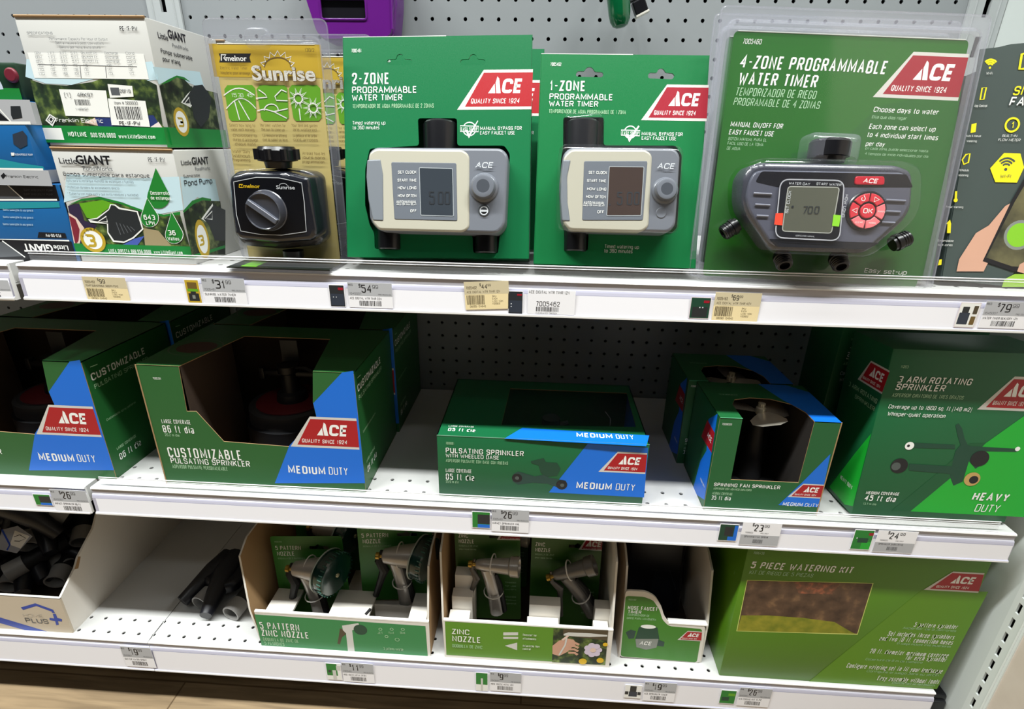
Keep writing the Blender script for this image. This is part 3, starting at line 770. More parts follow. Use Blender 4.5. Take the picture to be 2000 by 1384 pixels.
 ('S','gr3',.04,[(2.18,1.85),(2.25,1.3)]),
 ('S','gr3',.04,[(2.34,1.81),(2.43,1.35)]),
 ('S','gr3',.04,[(2.49,1.77),(2.62,1.4)]),
 ('S','gr3',.04,[(2.65,1.72),(2.8,1.45)]),
 ('S','gr3',.04,[(2.81,1.68),(2.98,1.5)]),
 ('C','gold3',.86,1.03,.59,.56,0),
 ('C','W',.86,1.03,.44,.42,0),
 ('T','3','gold3',.54,.7,.45,.59,.07,0),
 ('T','W','K',.38,1.13,.111,.117,0,0),
 ('T','A','K',.51,1.28,.111,.116,0,0),
 ('T','R','K',.67,1.39,.111,.116,0,0),
 ('T','R','K',.84,1.44,.11,.116,0,0),
 ('T','A','K',1.01,1.45,.11,.116,0,0),
 ('T','N','K',1.16,1.4,.11,.116,0,0),
 ('T','T','K',1.26,1.3,.11,.116,0,0),
 ('T','LINEA DIRECTA 888.956.0000  www.LittleGiant.com','W',1.49,.48,3.51,.167,.03,0),
],
'lglr':[
 ('P','sky2',[(.142,3.87),(2.69,3.62),(2.73,2.41),(1.04,2.93),(-.055,2.43)]),
 ('P','green4',[(-.158,2.44),(.62,2.81),(1.42,2.89),(2.07,2.76),(2.04,2.65),(1.38,2.76),(.69,2.66),(-.125,2.33)]),
 ('P','foliage2',[(-.152,2.35),(.69,2.66),(1.38,2.76),(2.79,2.58),(2.62,.68),(2.41,.02),(-.178,.51)]),
 ('P','green3',[(-.228,.48),(2.51,.48),(2.51,.34),(-.228,.34)]),
 ('T','Little','K',.37,4.34,.72,.188,.02,0),
 ('T','GIANT','K',1.13,4.34,1.29,.3,.05,0),
 ('T','PondWorks','gr3',1.28,4.07,1.14,.153,0,0),
 ('T','Submersible','K',.34,3.81,1.19,.127,.02,0),
 ('T','Pond Pump','K',.3,3.45,2.11,.255,.03,0),
 ('P','W',[(1.03,1.96),(2.13,2.55),(2.08,2),(1.54,1.66)]),
 ('P','pump',[(1.19,1.94),(2.19,2.47),(3.09,2.13),(2.62,.68),(1.77,.82),(1.52,1.59)]),
 ('S','W',.06,[(1.3,1.93),(1.97,2.2),(1.85,1.83),(1.3,1.93)]),
 ('C','gold3',.81,1.05,.5,.9,0),
 ('C','W',.81,1.05,.37,.66,0),
 ('T','3','gold3',.5,.77,.41,.49,.07,0),
],
'blu':[
 ('P','silver',[(4.95,2.43),(8.66,2.43),(8.66,3.35),(4.95,3.35)]),
 ('P','K',[(5.22,2.53),(5.37,2.91),(7.09,2.94),(7.47,2.53)]),
 ('S','W',.06,[(7.14,3.07),(7.55,2.49)]),
 ('P','pump',[(7.74,3.1),(8.17,3.11),(8.11,2.65),(7.67,2.59),(7.64,2.75)]),
 ('S','W',.12,[(4.94,2.41),(8.41,2.46)]),
 ('P','pump2',[(7.45,2),(7.96,2.15),(8.08,1.95),(7.97,1.58),(7.6,1.43),(7.36,1.61)]),
 ('P','teal',[(4.57,.86),(6.51,1),(7.4,.84),(8.41,.72),(8.42,.59),(4.45,.53)]),
 ('P','W',[(7.12,1.26),(7.28,1.26),(7.24,1.14),(7.1,1.13)]),
 ('T','SUBMERSIBLE PUMP','W',7.29,1.15,.81,.084,0,0),
 ('S','W',.1,[(4.21,.55),(8.37,.59)]),
 ('P','silver',[(3.96,-.102),(8.59,-.102),(8.59,.55),(3.96,.55)]),
 ('P','K',[(6.31,.292),(6.5,.42),(6.57,.297),(6.37,.143)]),
 ('T','Franklin Electric','gr3',6.56,.226,1.48,.108,.02,0),
],
'bll':[
 ('P','K',[(3.39,2.73),(8.42,2.73),(8.42,3.41),(3.39,3.41)]),
 ('P','gr3',[(3.86,3.29),(6.17,3.34),(6.68,2.8),(3.64,2.73)]),
 ('S','W',.05,[(6.18,3.36),(6.72,2.76)]),
 ('T','SUMP AND UTILITY PUMP','gr3',6.89,3.13,1.35,.089,0,0),
 ('T','SUMP AND UTILITY PUMP','gr3',6.83,2.95,1.36,.089,0,0),
 ('S','W',.08,[(3.37,2.66),(8.31,2.77)]),
 ('P','teal',[(3.58,2.58),(8.36,2.68),(8.35,2.44),(3.44,2.21)]),
 ('T','Bomba sumergible de uso general','sky',5.6,2.23,1.43,.091,0,0),
 ('T','Bomba sumergible de uso general','sky',5.49,1.91,1.44,.092,0,0),
 ('T','Bomba sumergible de uso general','sky',5.37,1.59,1.44,.093,0,0),
 ('P','K',[(6.97,1.31),(8.24,1.29),(8.25,1.06),(6.83,1.05)]),
 ('T','PES-80-PW','W',8.01,1.24,-.74,-.141,.03,0),
 ('S','W',.08,[(2.66,.87),(8.33,.95)]),
 ('P','K',[(2.23,-.231),(8.43,-.231),(8.43,.92),(2.23,.92)]),
 ('P','gr3',[(2.87,.75),(5.03,.81),(5.81,.163),(2.56,-.051)]),
 ('S','W',.06,[(5.05,.86),(5.92,.118)]),
 ('T','GIANT','W',7.43,.74,-1.44,-.34,.06,0),
 ('T','Little','W',8.19,.72,-.71,-.215,.03,0),
],
'cu':[
 ('P','blue',[(11.1,7.17),(11.12,.63),(6.13,.34),(7.27,2.74),(8.94,4.55),(8.87,5.3),(10.53,7.06)]),
 ('T','7005391','W',.74,6.28,.43,.114,0,0),
 ('T','LARGE COVERAGE','W',.62,3.76,1.55,.245,.03,0),
 ('T','86 ft dia','W',.58,3.21,1.67,.43,.06,0),
 ('T','26.2 m dia','G',.61,2.99,.78,.156,0,0),
 ('T','CUSTOMIZABLE','W',.53,1.7,4.03,.61,.055,0),
 ('T','PULSATING SPRINKLER','W',.56,1.31,4.38,.36,.02,0),
 ('T','ASPERSOR PULSANTE PERSONALIZABLE','G',.58,1,3.06,.231,0,0),
 ('A','R',8.59,11.01,11,7.34,4.53,2.7,1),
 ('T','MEDIUM','W',7,1.04,2.02,.49,.05,.03),
 ('T','DUTY','W',9.21,1.07,1.03,.48,0,.03),
],
'cur':[
 ('T','CUSTOMIZABLE','W',.32,5.85,3.93,.4,.05,0),
 ('T','PULSATING SPRINKLER','G',.35,5.38,3.98,.255,.02,0),
 ('T','86 ft dia','W',.59,.89,1.65,.39,.05,0),
 ('T','LARGE COVERAGE','G',.57,1.54,1.46,.165,.02,0),
 ('T','Customizable spray patterns','G',.47,3.42,2.16,.132,0,0),
 ('S','G',.04,[(.44,6.59),(.91,6.55)]),
],
'pu':[
 ('P','blue',[(7.67,3.67),(10.69,3.59),(10.81,.59),(5.84,.62)]),
 ('T','7008001','G',.46,3.26,.42,.151,0,0),
 ('T','PULSATING SPRINKLER','W',.44,2.76,4.02,.31,.03,0),
 ('T','WITH WHEELED BASE','W',.43,2.49,2.77,.232,.02,0),
 ('T','ASPERSOR PULSANTE CON BASE CON RUEDAS','G',.43,2.21,3.23,.187,0,0),
 ('T','LARGE COVERAGE','W',.41,1.59,1.35,.222,.03,0),
 ('T','85 ft dia','W',.4,1.12,1.5,.38,.06,0),
 ('T','25.9 m dia','G',.39,.92,.68,.161,0,0),
 ('A','R',9.21,10.68,10.71,8.33,3.28,2.04,1),
 ('T','MEDIUM','W',7.25,.96,1.83,.41,.05,.03),
 ('T','DUTY','W',9.29,.98,.98,.41,0,.03),
 ('P','dg',[(3.96,1.66),(4.2,1.83),(5.08,1.57),(5.69,1.76),(5.8,1.54),(6.69,1.4),(6.78,1.09),(6.53,.82),(6.2,.99),(5.77,1.16),(4.96,1.18),(4.21,1.01),(3.92,1.18)]),
 ('P','dg2',[(4.84,2.49),(5.49,2.71),(5.61,2.47),(6.18,2.47),(6.39,2.11),(6.22,1.69),(5.69,1.6),(5.37,1.83),(5.25,2.26),(4.87,2.37)]),
 ('C','K',4.15,1.42,.267,.267,0),
 ('C','K',6.49,1.14,.292,.292,0),
 ('C','dg3',4.15,1.42,.107,.107,0),
 ('C','dg3',6.52,1.11,.106,.106,0),
],
'put':[
 ('P','blue',[(4.32,1.12),(10.89,.9),(10.54,-.183),(3.46,-.054)]),
 ('T','MEDIUM','W',7.13,.44,1.84,.42,.04,0),
 ('T','DUTY','W',9.15,.43,.9,.42,0,0),
 ('T','85 ft dia','W',.48,.47,1.42,.31,.05,0),
 ('T','LARGE COVERAGE','W',.45,.92,1.34,.135,.02,0),
],
'sp':[
 ('P','blue',[(5.62,3.7),(5.8,.52),(3.73,.53),(4.6,1.93)]),
 ('T','7008003','W',.141,5.05,.47,.112,0,0),
 ('T','SPINNING FAN SPRINKLER','W',.3,1.5,3.31,.217,.03,0),
 ('T','ASPERSOR CON ABANICO GIRATORIO','G',.31,1.3,1.91,.125,0,0),
 ('T','MEDIUM COVERAGE','G',.297,.99,1.02,.157,.02,0),
 ('T','35 ft dia','W',.294,.67,.98,.253,.05,0),
 ('A','R',4.71,5.76,5.73,4.09,1.9,1.06,1),
 ('T','MEDIUM','W',3.94,.52,.99,.221,.04,.1),
 ('T','DUTY','W',5.05,.51,.67,.221,0,.1),
],
'spl':[
 ('P','blue',[(1.49,4.56),(.39,5.45),(.086,.56),(2.05,-.36),(1.61,1.94),(1,2.96)]),
 ('P','R',[(1.61,4.44),(.34,4.41),(.27,3.29),(2.09,3.18)]),
 ('T','ACE','W',1.25,3.67,-.72,.3,.04,0),
 ('T','MEDIUM DUTY','W',1.16,1.08,-.78,.143,.02,0),
],
'ar':[
 ('P','brt',[(7.49,6.35),(8.64,.38),(2.85,.39),(4.35,2.49),(5.4,4.37),(6.72,5.87)]),
 ('P','mid',[(2.85,.39),(4.35,2.49),(5.4,4.37),(4.69,4.34),(3.67,2.74),(1.9,.34)]),
 ('T','11203','G',.52,8.04,.34,.125,0,0),
 ('T','3 ARM ROTATING','W',.53,7.31,3.33,.33,.035,.15),
 ('T','SPRINKLER','W',.52,6.94,2.24,.33,.035,.15),
 ('T','ASPERSOR GIRATORIO DE TRES BRAZOS','G',.46,6.59,3.25,.181,0,.1),
 ('T','Coverage up to 1600 sq. ft (148 m2)','W',.43,5.99,3.81,.21,.01,.1),
 ('T','Whisper-quiet operation','W',.47,5.61,2.67,.212,.01,.1),
 ('A','R',5.71,7.03,7.44,4.51,7.82,6.11,1),
 ('T','MEDIUM COVERAGE','W',.43,1.28,1.61,.176,.03,.1),
 ('T','45 ft dia','W',.43,.9,1.52,.32,.06,.1),
 ('T','13.7 m dia','G',.43,.66,.64,.119,0,0),
 ('T','HEAVY','W',5.58,1.22,1.72,.46,.06,.12),
 ('T','DUTY','W',5.88,.58,1.16,.44,0,.12),
 ('P','dg2',[(3.75,5.25),(3.86,5.36),(4.1,5.1),(4.36,4.57),(4.59,4.25),(5.26,4.01),(5.59,3.27),(5.31,2.97),(4.89,3.37),(4.91,2.23),(4.53,1.98),(4.23,2.48),(4.13,3.47),(4.12,3.89),(4.26,4.23),(3.99,4.72)]),
 ('P','dg2',[(2.08,4.24),(4,4.22),(4.06,4),(2.14,3.96)]),
 ('P','dg2',[(4.49,4.19),(6.89,4.15),(6.94,3.98),(4.69,3.92)]),
 ('P','dg2',[(2.12,3.09),(4.2,3.05),(4.26,2.63),(2.21,2.72)]),
 ('C','K',1.68,2.95,.41,.41,0),
 ('C','dg3',1.54,2.91,.218,.218,0),
 ('C','K',5.35,3.54,.43,.43,0),
 ('C','W',1.9,4.06,.215,.215,0),
 ('C','K',1.85,4.06,.072,.072,0),
 ('C','W',6.93,4.15,.117,.117,0),
 ('C','brass',5.3,2.4,.38,.38,0),
 ('C','K',5.38,2.37,.216,.216,0),
],
'arl':[
 ('P','brt',[(.031,4.62),(.028,.51),(.67,.175),(2.26,.257),(.85,3.08)]),
 ('A','R',1.33,-.146,-.01,2.02,7.92,6.69,1),
 ('T','3 ARM ROTATING','G',2.62,6.1,-2.44,.25,.03,0),
 ('T','SPRINKLER','G',1.9,5.7,-1.68,.22,.03,0),
 ('T','HEAVY DUTY','W',1.51,1.22,-1.09,.226,.02,0),
],
'hp':[
 ('P','hpb',[(5.54,1.4),(7.45,.99),(11.14,-.3),(10.01,-.4),(7.27,.49),(5.4,1.04)]),
 ('S','hpb',.22,[(9.22,1.87),(10.27,2.29),(11.24,1.86),(11.22,1.68)]),
 ('P','hpb',[(11.16,1.59),(11.36,1.61),(11.36,1.26),(11.64,1.2),(11.57,.97),(11.31,1),(11.28,.69),(11.09,.63),(11.13,.98),(10.78,1.04),(10.83,1.22),(11.13,1.2)]),
 ('T','HOME','G2',9.1,1.2,1.32,.268,0,0),
 ('T','PLUS','gr3',9.12,.7,1.52,.41,.03,0),
],
'p5':[
 ('P','tg',[(-.022,2.61),(10.54,2.51),(10.58,-.241),(.007,-.194)]),
 ('T','5 PATTERN','W',.18,1.46,2.49,.56,.02,0),
 ('T','ZINC NOZZLE','W',.18,.87,3,.53,.02,0),
 ('T','BOQUILLA DE ZINC DE','G',.208,.45,2.26,.267,0,0),
 ('T','5 PATRONES','G',.252,.103,1.26,.269,0,0),
 ('P','brn2',[(5.23,1.9),(5.5,1.76),(5.56,1.42),(5.28,1.14),(5.08,.51),(4.93,.59),(5.1,1.29)]),
 ('P','slv',[(5.38,2.13),(6.42,2.42),(6.54,2.01),(5.98,1.8),(5.97,-.028),(5.54,-.066),(5.57,1.51),(5.4,1.75)]),
 ('C','dg2',6.5,1.88,.42,.42,0),
 ('T','JET','G',7.56,1.66,.32,.171,0,0),
 ('T','FLAT','G',8.26,1.72,.32,.171,0,0),
 ('T','SOAK','G',8.96,1.78,.31,.17,0,0),
 ('C','G',7.75,2.03,.095,.095,.03),
 ('C','G',8.45,2.09,.095,.095,.03),
 ('C','G',9.14,2.14,.095,.095,.03),
 ('C','G',8.09,1.46,.096,.096,.03),
 ('C','G',8.74,1.26,.128,.128,.03),
 ('T','5 patterns variable','G',7.85,.34,1.22,.22,.01,0),
],
'zn':[
 ('P','tg2',[(.088,2.98),(9.76,3.13),(9.85,.214),(.1,.217)]),
 ('T','ZINC','W',.5,2.06,1.06,.42,.02,0),
 ('T','NOZZLE','W',.51,1.45,1.72,.47,.02,0),
 ('T','BOQUILLA DE ZINC','G',.5,.96,1.83,.259,0,0),
 ('P','slv',[(3.6,2.4),(4.49,2.48),(4.49,2.23),(3.6,2.15)]),
 ('P','slv',[(3.6,2.03),(4.5,2.1),(4.5,1.93),(3.61,1.86)]),
 ('P','slv',[(3.7,1.31),(4.45,1.63),(4.46,.99)]),
 ('T','Threaded for','W',4.77,2.27,.83,.167,0,0),
 ('T','attachments','W',4.78,1.97,.8,.168,0,0),
 ('T','Adjustable flow','W',4.79,1.37,1.02,.17,0,0),
 ('T','control','W',4.8,1.11,.47,.171,0,0),
 ('P','foliage',[(6.58,2.98),(9.8,3.09),(9.85,.214),(6.61,.184)]),
 ('P','brn2',[(7.15,2.99),(9.8,3.09),(9.8,2.26),(7.18,2.45)]),
 ('P','slv',[(7.2,2.58),(7.47,2.73),(8.8,2.76),(9.77,2.71),(9.78,2.59),(8.76,2.46),(7.94,2.44),(7.21,2.46)]),
 ('P','skin',[(6.58,1.56),(6.96,2.02),(7.44,2.23),(7.81,2.17),(8.01,1.86),(7.78,1.58),(7.5,1.13),(7.02,.74),(6.61,.88)]),
 ('S','skin',.17,[(7.52,1.9),(7.88,1.93),(8.17,1.78)]),
 ('S','skin',.17,[(7.53,1.62),(7.9,1.66),(8.15,1.51)]),
 ('S','skin',.17,[(7.55,1.35),(7.91,1.38),(8.14,1.23)]),
 ('S','skin',.17,[(7.56,1.07),(7.93,1.1),(8.13,.95)]),
 ('S','slv',.1,[(7.4,2.39),(7.34,1.71),(7.02,.83)]),
 ('S','petal',.14,[(7.14,2.08),(7.48,2.48)]),
 ('C','lav',9.35,1.46,.213,.213,0),
 ('C','lav',9.25,1.15,.214,.214,0),
 ('C','lav',8.97,1.06,.214,.214,0),
 ('C','lav',8.72,1.24,.214,.214,0),
 ('C','lav',8.7,1.58,.213,.213,0),
 ('C','lav',8.92,1.8,.212,.212,0),
 ('C','lav',9.21,1.75,.212,.212,0),
 ('C','petal',9.02,1.43,.183,.183,0),
 ('C','gold2',8.47,.44,.247,.247,0),
 ('C','gold2',9.51,.62,.215,.215,0),
 ('C','gold2',9.71,1.96,.151,.151,0),
],
'hf':[
 ('T','7005468','G',.15,4.78,.45,.118,0,0),
 ('T','HOSE FAUCET','W',.189,4.07,1.74,.28,.02,0),
 ('T','TIMER','W',.217,3.77,.79,.242,.02,0),
 ('T','TEMPORIZADOR DE','G',.21,3.57,1.3,.162,0,0),
 ('T','GRIFO PARA MANGUERA','G',.204,3.3,1.73,.163,0,0),
 ('P','dg',[(.246,2.21),(.53,2.45),(.85,2.35),(.79,1.75),(.48,1.68)]),
 ('P','dg',[(2.2,1.78),(2.65,1.61),(2.64,1.22),(2.14,1.26)]),
 ('P','dg2',[(1,2.69),(2.09,2.74),(2.32,1.79),(.86,1.67)]),
 ('P','gry',[(.88,1.71),(2.26,1.83),(2.22,1.1),(1.62,.87),(1.01,1.04)]),
 ('C','W',1.54,2.78,.45,.158,0),
 ('T','ACE','W',1.15,1.27,.71,.298,.05,.2),
 ('A','R',3.9,4.75,4.8,3.39,2.64,1.86,1),
],
'kit':[
 ('P','kitb',[(9.63,7.47),(13.06,7.62),(12.68,.051),(5.3,.003)]),
 ('T','7006738','G',.32,9.32,.57,.172,0,0),
 ('T','5 PIECE WATERING KIT','W',.33,8.35,5.38,.46,.035,.15),
 ('T','KIT DE RIEGO DE 5 PIEZAS','G',.33,7.95,3.4,.249,0,.15),
 ('P','kitl',[(.32,7.5),(7.02,7.78),(7.13,3.96),(.39,3.67)]),
 ('P','rock',[(.35,7.47),(6.97,7.74),(7.09,4.04),(.44,3.72)]),
 ('P','grass',[(.47,4.91),(1.93,5.02),(3.92,4.99),(5.65,4.82),(6.65,4.2),(6.98,4.03),(.44,3.72)]),
 ('P','red',[(2.82,7.54),(5.27,7.61),(5.04,6.83),(3.26,6.76)]),
 ('A','R',10.84,12.45,12.57,9.72,8.87,7.51,1),
 ('T','5 pattern sprinkler','W',9.95,4.83,2.32,.34,.02,.12),
 ('T','Set includes three sprinklers','W',8.74,4.05,3.61,.35,.02,.12),
 ('T','and two 10 ft. connection hoses','W',8.39,3.64,4.01,.35,.02,.12),
 ('T','20 ft. diameter maximum coverage','W',8.12,2.62,4.34,.36,.02,.12),
 ('T','for each sprinkler','W',10.21,2.28,2.25,.36,.02,.12),
 ('T','Configure watering set to fit your landscape','W',7.12,1.35,5.4,.37,.02,.12),
 ('T','Easy assembly without tools','W',9.1,.48,3.49,.38,.02,.12),
 ('T','Aspersor de 5 patrones','G',9.42,4.63,2.88,.152,0,.1),
 ('T','El juego incluye tres aspersores','G',9.43,3.43,2.96,.157,0,.1),
 ('T','Cobertura de 6 m de diametro','G',8.04,2.05,3.19,.162,0,.1),
 ('T','Configure el juego para su jardin','G',8.35,1.1,4.07,.166,0,.1),
 ('T','Ensamble facil sin herramientas','G',10.02,.284,2.45,.169,0,.1),
],
'kitsl':[
 ('T','5 PIECE WATERING KIT','G',.84,7.01,.113,.203,.02,0),
],
}
SHAPE={
'z2.hang1':[(1.89,8.3),(1.96,8.41),(2.3,8.42),(2.36,8.59),(2.5,8.63),(2.61,8.59),(2.67,8.42),(2.96,8.4),(3.03,8.31),(2.96,8.17),(1.96,8.18)],
'z2.hang2':[(5.07,8.27),(5.14,8.37),(5.47,8.39),(5.53,8.55),(5.66,8.59),(5.77,8.55),(5.84,8.39),(6.13,8.36),(6.19,8.28),(6.13,8.13),(5.14,8.14)],
'z2.win':[(3.24,5.97),(4.96,5.96),(4.97,4.82),(7.02,4.82),(7.27,4.48),(7.18,1.32),(6.86,.99),(6.8,.205),(5.69,.218),(5.66,.98),(2.4,1.07),(2.34,.32),(1.25,.36),(1.24,1.06),(1.04,1.39),(.84,2.29),(.87,3.83),(1.09,4.7),(3.28,4.83)],
'z2.body':[(1.3,3.57),(1.42,4.28),(1.71,4.47),(7,4.42),(7.28,4.13),(7.18,1.29),(6.86,.95),(1.75,1.04),(1.4,1.47)],
'z2.face':[(1.42,4.19),(1.7,4.39),(5.41,4.34),(5.67,4.12),(5.68,1.16),(5.42,.99),(1.81,1.06),(1.52,1.37),(1.38,3.35)],
'z2.grip':[(1.36,3.93),(1.93,3.95),(2.03,3.34),(2.02,1.43),(1.56,1.45),(1.38,2.3),(1.31,3.24)],
'z2.bez':[(2.38,3.84),(5.12,3.8),(5.17,1.45),(2.49,1.5)],
'z2.lcd':[(3.57,3.61),(4.97,3.57),(5.01,1.64),(3.62,1.67)],
'z2.knob':[(6.28,2.81),(6.88,2.81)],
'z2.btn':[(6.28,1.9),(6.54,1.9)],
'z2.in':[(3.42,5.84),(4.94,5.83),(4.94,4.59),(3.41,4.59)],
'z2.o1':[(1.4,1.14),(2.43,1.14),(2.43,.34),(1.39,.34)],
'z2.o2':[(5.77,1.05),(6.77,1.06),(6.78,.225),(5.77,.217)],
'z1.hang1':[(1.49,8),(1.57,8.15),(1.85,8.15),(1.95,8.3),(2.1,8.33),(2.21,8.28),(2.31,8.13),(2.63,8.12),(2.68,8.01),(2.62,7.91),(1.56,7.92)],
'z1.hang2':[(4.54,7.99),(4.6,8.12),(4.92,8.12),(4.97,8.27),(5.1,8.31),(5.21,8.25),(5.28,8.13),(5.58,8.11),(5.67,8.01),(5.58,7.86),(4.59,7.89)],
'z1.win':[(1.04,6.25),(2.77,6.28),(2.83,5.11),(5.89,5.16),(6.18,4.77),(6.16,1.7),(5.87,1.41),(2.36,1.43),(2.35,.61),(1.32,.61),(1.28,1.47),(1.11,1.91),(1,3),(1.02,4.52),(1.09,4.99)],
'z1.body':[(.98,3.41),(1.06,4.44),(1.35,4.71),(5.6,4.75),(5.84,4.47),(5.83,1.65),(5.56,1.35),(1.41,1.35),(1.11,1.74)],
'z1.face':[(1.09,4.32),(1.39,4.61),(4.44,4.65),(4.7,4.45),(4.72,1.55),(4.44,1.34),(1.45,1.35),(1.16,1.65),(1,3.4)],
'z1.grip':[(1.07,4.17),(1.39,4.17),(1.27,3.49),(1.33,2.46),(1.47,1.7),(1.13,1.71),(1.03,2.56),(1.02,3.49)],
'z1.bez':[(1.93,4.14),(4.51,4.19),(4.46,1.81),(1.96,1.75)],
'z1.lcd':[(2.97,3.94),(4.38,3.95),(4.37,2),(2.96,1.96)],
'z1.knob':[(5.29,3.03),(5.83,3.04)],
'z1.btn':[(5.2,2.14),(5.42,2.14)],
'z1.in':[(1.16,6.12),(2.6,6.14),(2.66,4.87),(1.21,4.84)],
'z1.o1':[(1.29,1.43),(2.26,1.46),(2.3,.61),(1.33,.58)],
'z4.body':[(.64,4.01),(.89,4.47),(1.3,4.6),(6.46,4.73),(6.98,4.55),(7.14,4.23),(7.3,3.18),(7.13,2.69),(6.4,1.82),(5.85,1.32),(2.22,1.25),(1.99,1.42),(.9,2.66),(.72,3.14)],
'z4.face':[(.84,3.82),(1,4.19),(1.3,4.28),(6.57,4.44),(6.85,4.3),(7.01,4.02),(7.09,3.26),(6.95,2.79),(6.18,1.92),(5.8,1.52),(2.24,1.43),(2.01,1.54),(1,2.72),(.81,3.18)],
'z4.band':[(1.07,3.82),(1.25,4.23),(6.74,4.38),(7.09,3.91),(1.96,3.67)],
'z4.low':[(1.92,1.69),(6.25,1.77),(5.79,1.49),(2.27,1.39)],
'z4.bez':[(1.99,3.96),(4.41,4.03),(4.63,1.76),(2.12,1.75)],
'z4.lcd':[(2.32,3.7),(4.26,3.76),(4.26,2.04),(2.36,2.02)],
'z4.badge':[(4.82,4.21),(5.91,4.26),(5.97,3.94),(4.84,3.9)],
'z4.knob':[(5.47,2.94),(6.17,2.98)],
'z4.in':[(3.21,5.73),(4.98,5.81),(5.16,4.85),(3.38,4.77)],
'z4.c1':[(.69,2.03),(1.26,2.46)],
'z4.c2':[(7.66,1.92),(6.96,1.55)],
'z4.c3':[(2.96,.88),(4.59,1.34)],
'z4.c4':[(5.24,.96),(4.59,1.34)],
'z4.out':[(-.5,10.27),(-.35,10.48),(.002,10.57),(8.78,10.85),(9.28,10.69),(9.43,10.41),(9.58,7.65),(9.54,.63),(-.021,.196),(-.4,5.25)],
'sun.card':[(.023,8.99),(.18,9.11),(4.52,9.16),(4.66,9.05),(4.62,5.74),(4.35,.52),(-.72,.38),(-.154,4.8)],
'sun.out':[(-.35,9.85),(-.183,10.03),(5.05,10.12),(5.29,9.97),(5.21,8.92),(4.66,.164),(-1.15,-.001),(-.67,5.65)],
'sun.body':[(.85,3.79),(1,4),(1.88,4.2),(3.42,4.17),(4.32,3.98),(4.37,3.69),(4.45,1.67),(4.21,1.33),(2.64,1.15),(.92,1.29),(.7,1.51),(.75,2.67)],
'sun.back':[(.43,3.85),(.71,4.11),(2.74,4.28),(4.07,4.14),(4.33,3.92),(4.31,1.27),(4.03,.96),(2.23,.74),(.51,.84),(.281,1.22)],
'sun.face':[(1.1,3.74),(2.11,3.94),(3.1,3.94),(4.04,3.76),(4.05,2.97),(3.98,1.74),(2.86,1.55),(1.94,1.55),(1.04,1.68),(.98,2.36)],
'sun.knob':[(2.4,2.59),(3.19,2.61)],
'sun.cap':[(1.91,5.18),(3.71,5.21),(3.61,4.47),(1.79,4.44)],
'sm.out':[(.023,9.21),(.7,9.29),(1.18,9.41),(1.66,9.45),(2.44,9.5),(2.83,9.5),(2.97,-.231),(.048,.01)],
'cu.front':[(.34,7.05),(2.23,7.13),(2.11,4.52),(2.61,4.54),(3.75,2.81),(7.26,2.68),(8.93,4.52),(8.85,5.33),(9.06,7),(11.09,7.09),(11.09,.66),(.01,.52)],
'sp.win':[(1.07,5.25),(4.48,5.28),(4.65,1.93),(1.15,1.95)],
'hf.front':[(-.066,5.48),(1.12,5.49),(1.69,5.14),(2.14,4.38),(2.41,3.59),(2.78,3.09),(4.89,3.1),(5.03,.034),(.067,.12)],
'hf.grn':[(-.029,5.09),(1.04,5.09),(1.6,4.86),(2.04,4.17),(2.32,3.38),(2.74,2.92),(4.74,2.84),(4.81,.058),(.126,.169)],
}
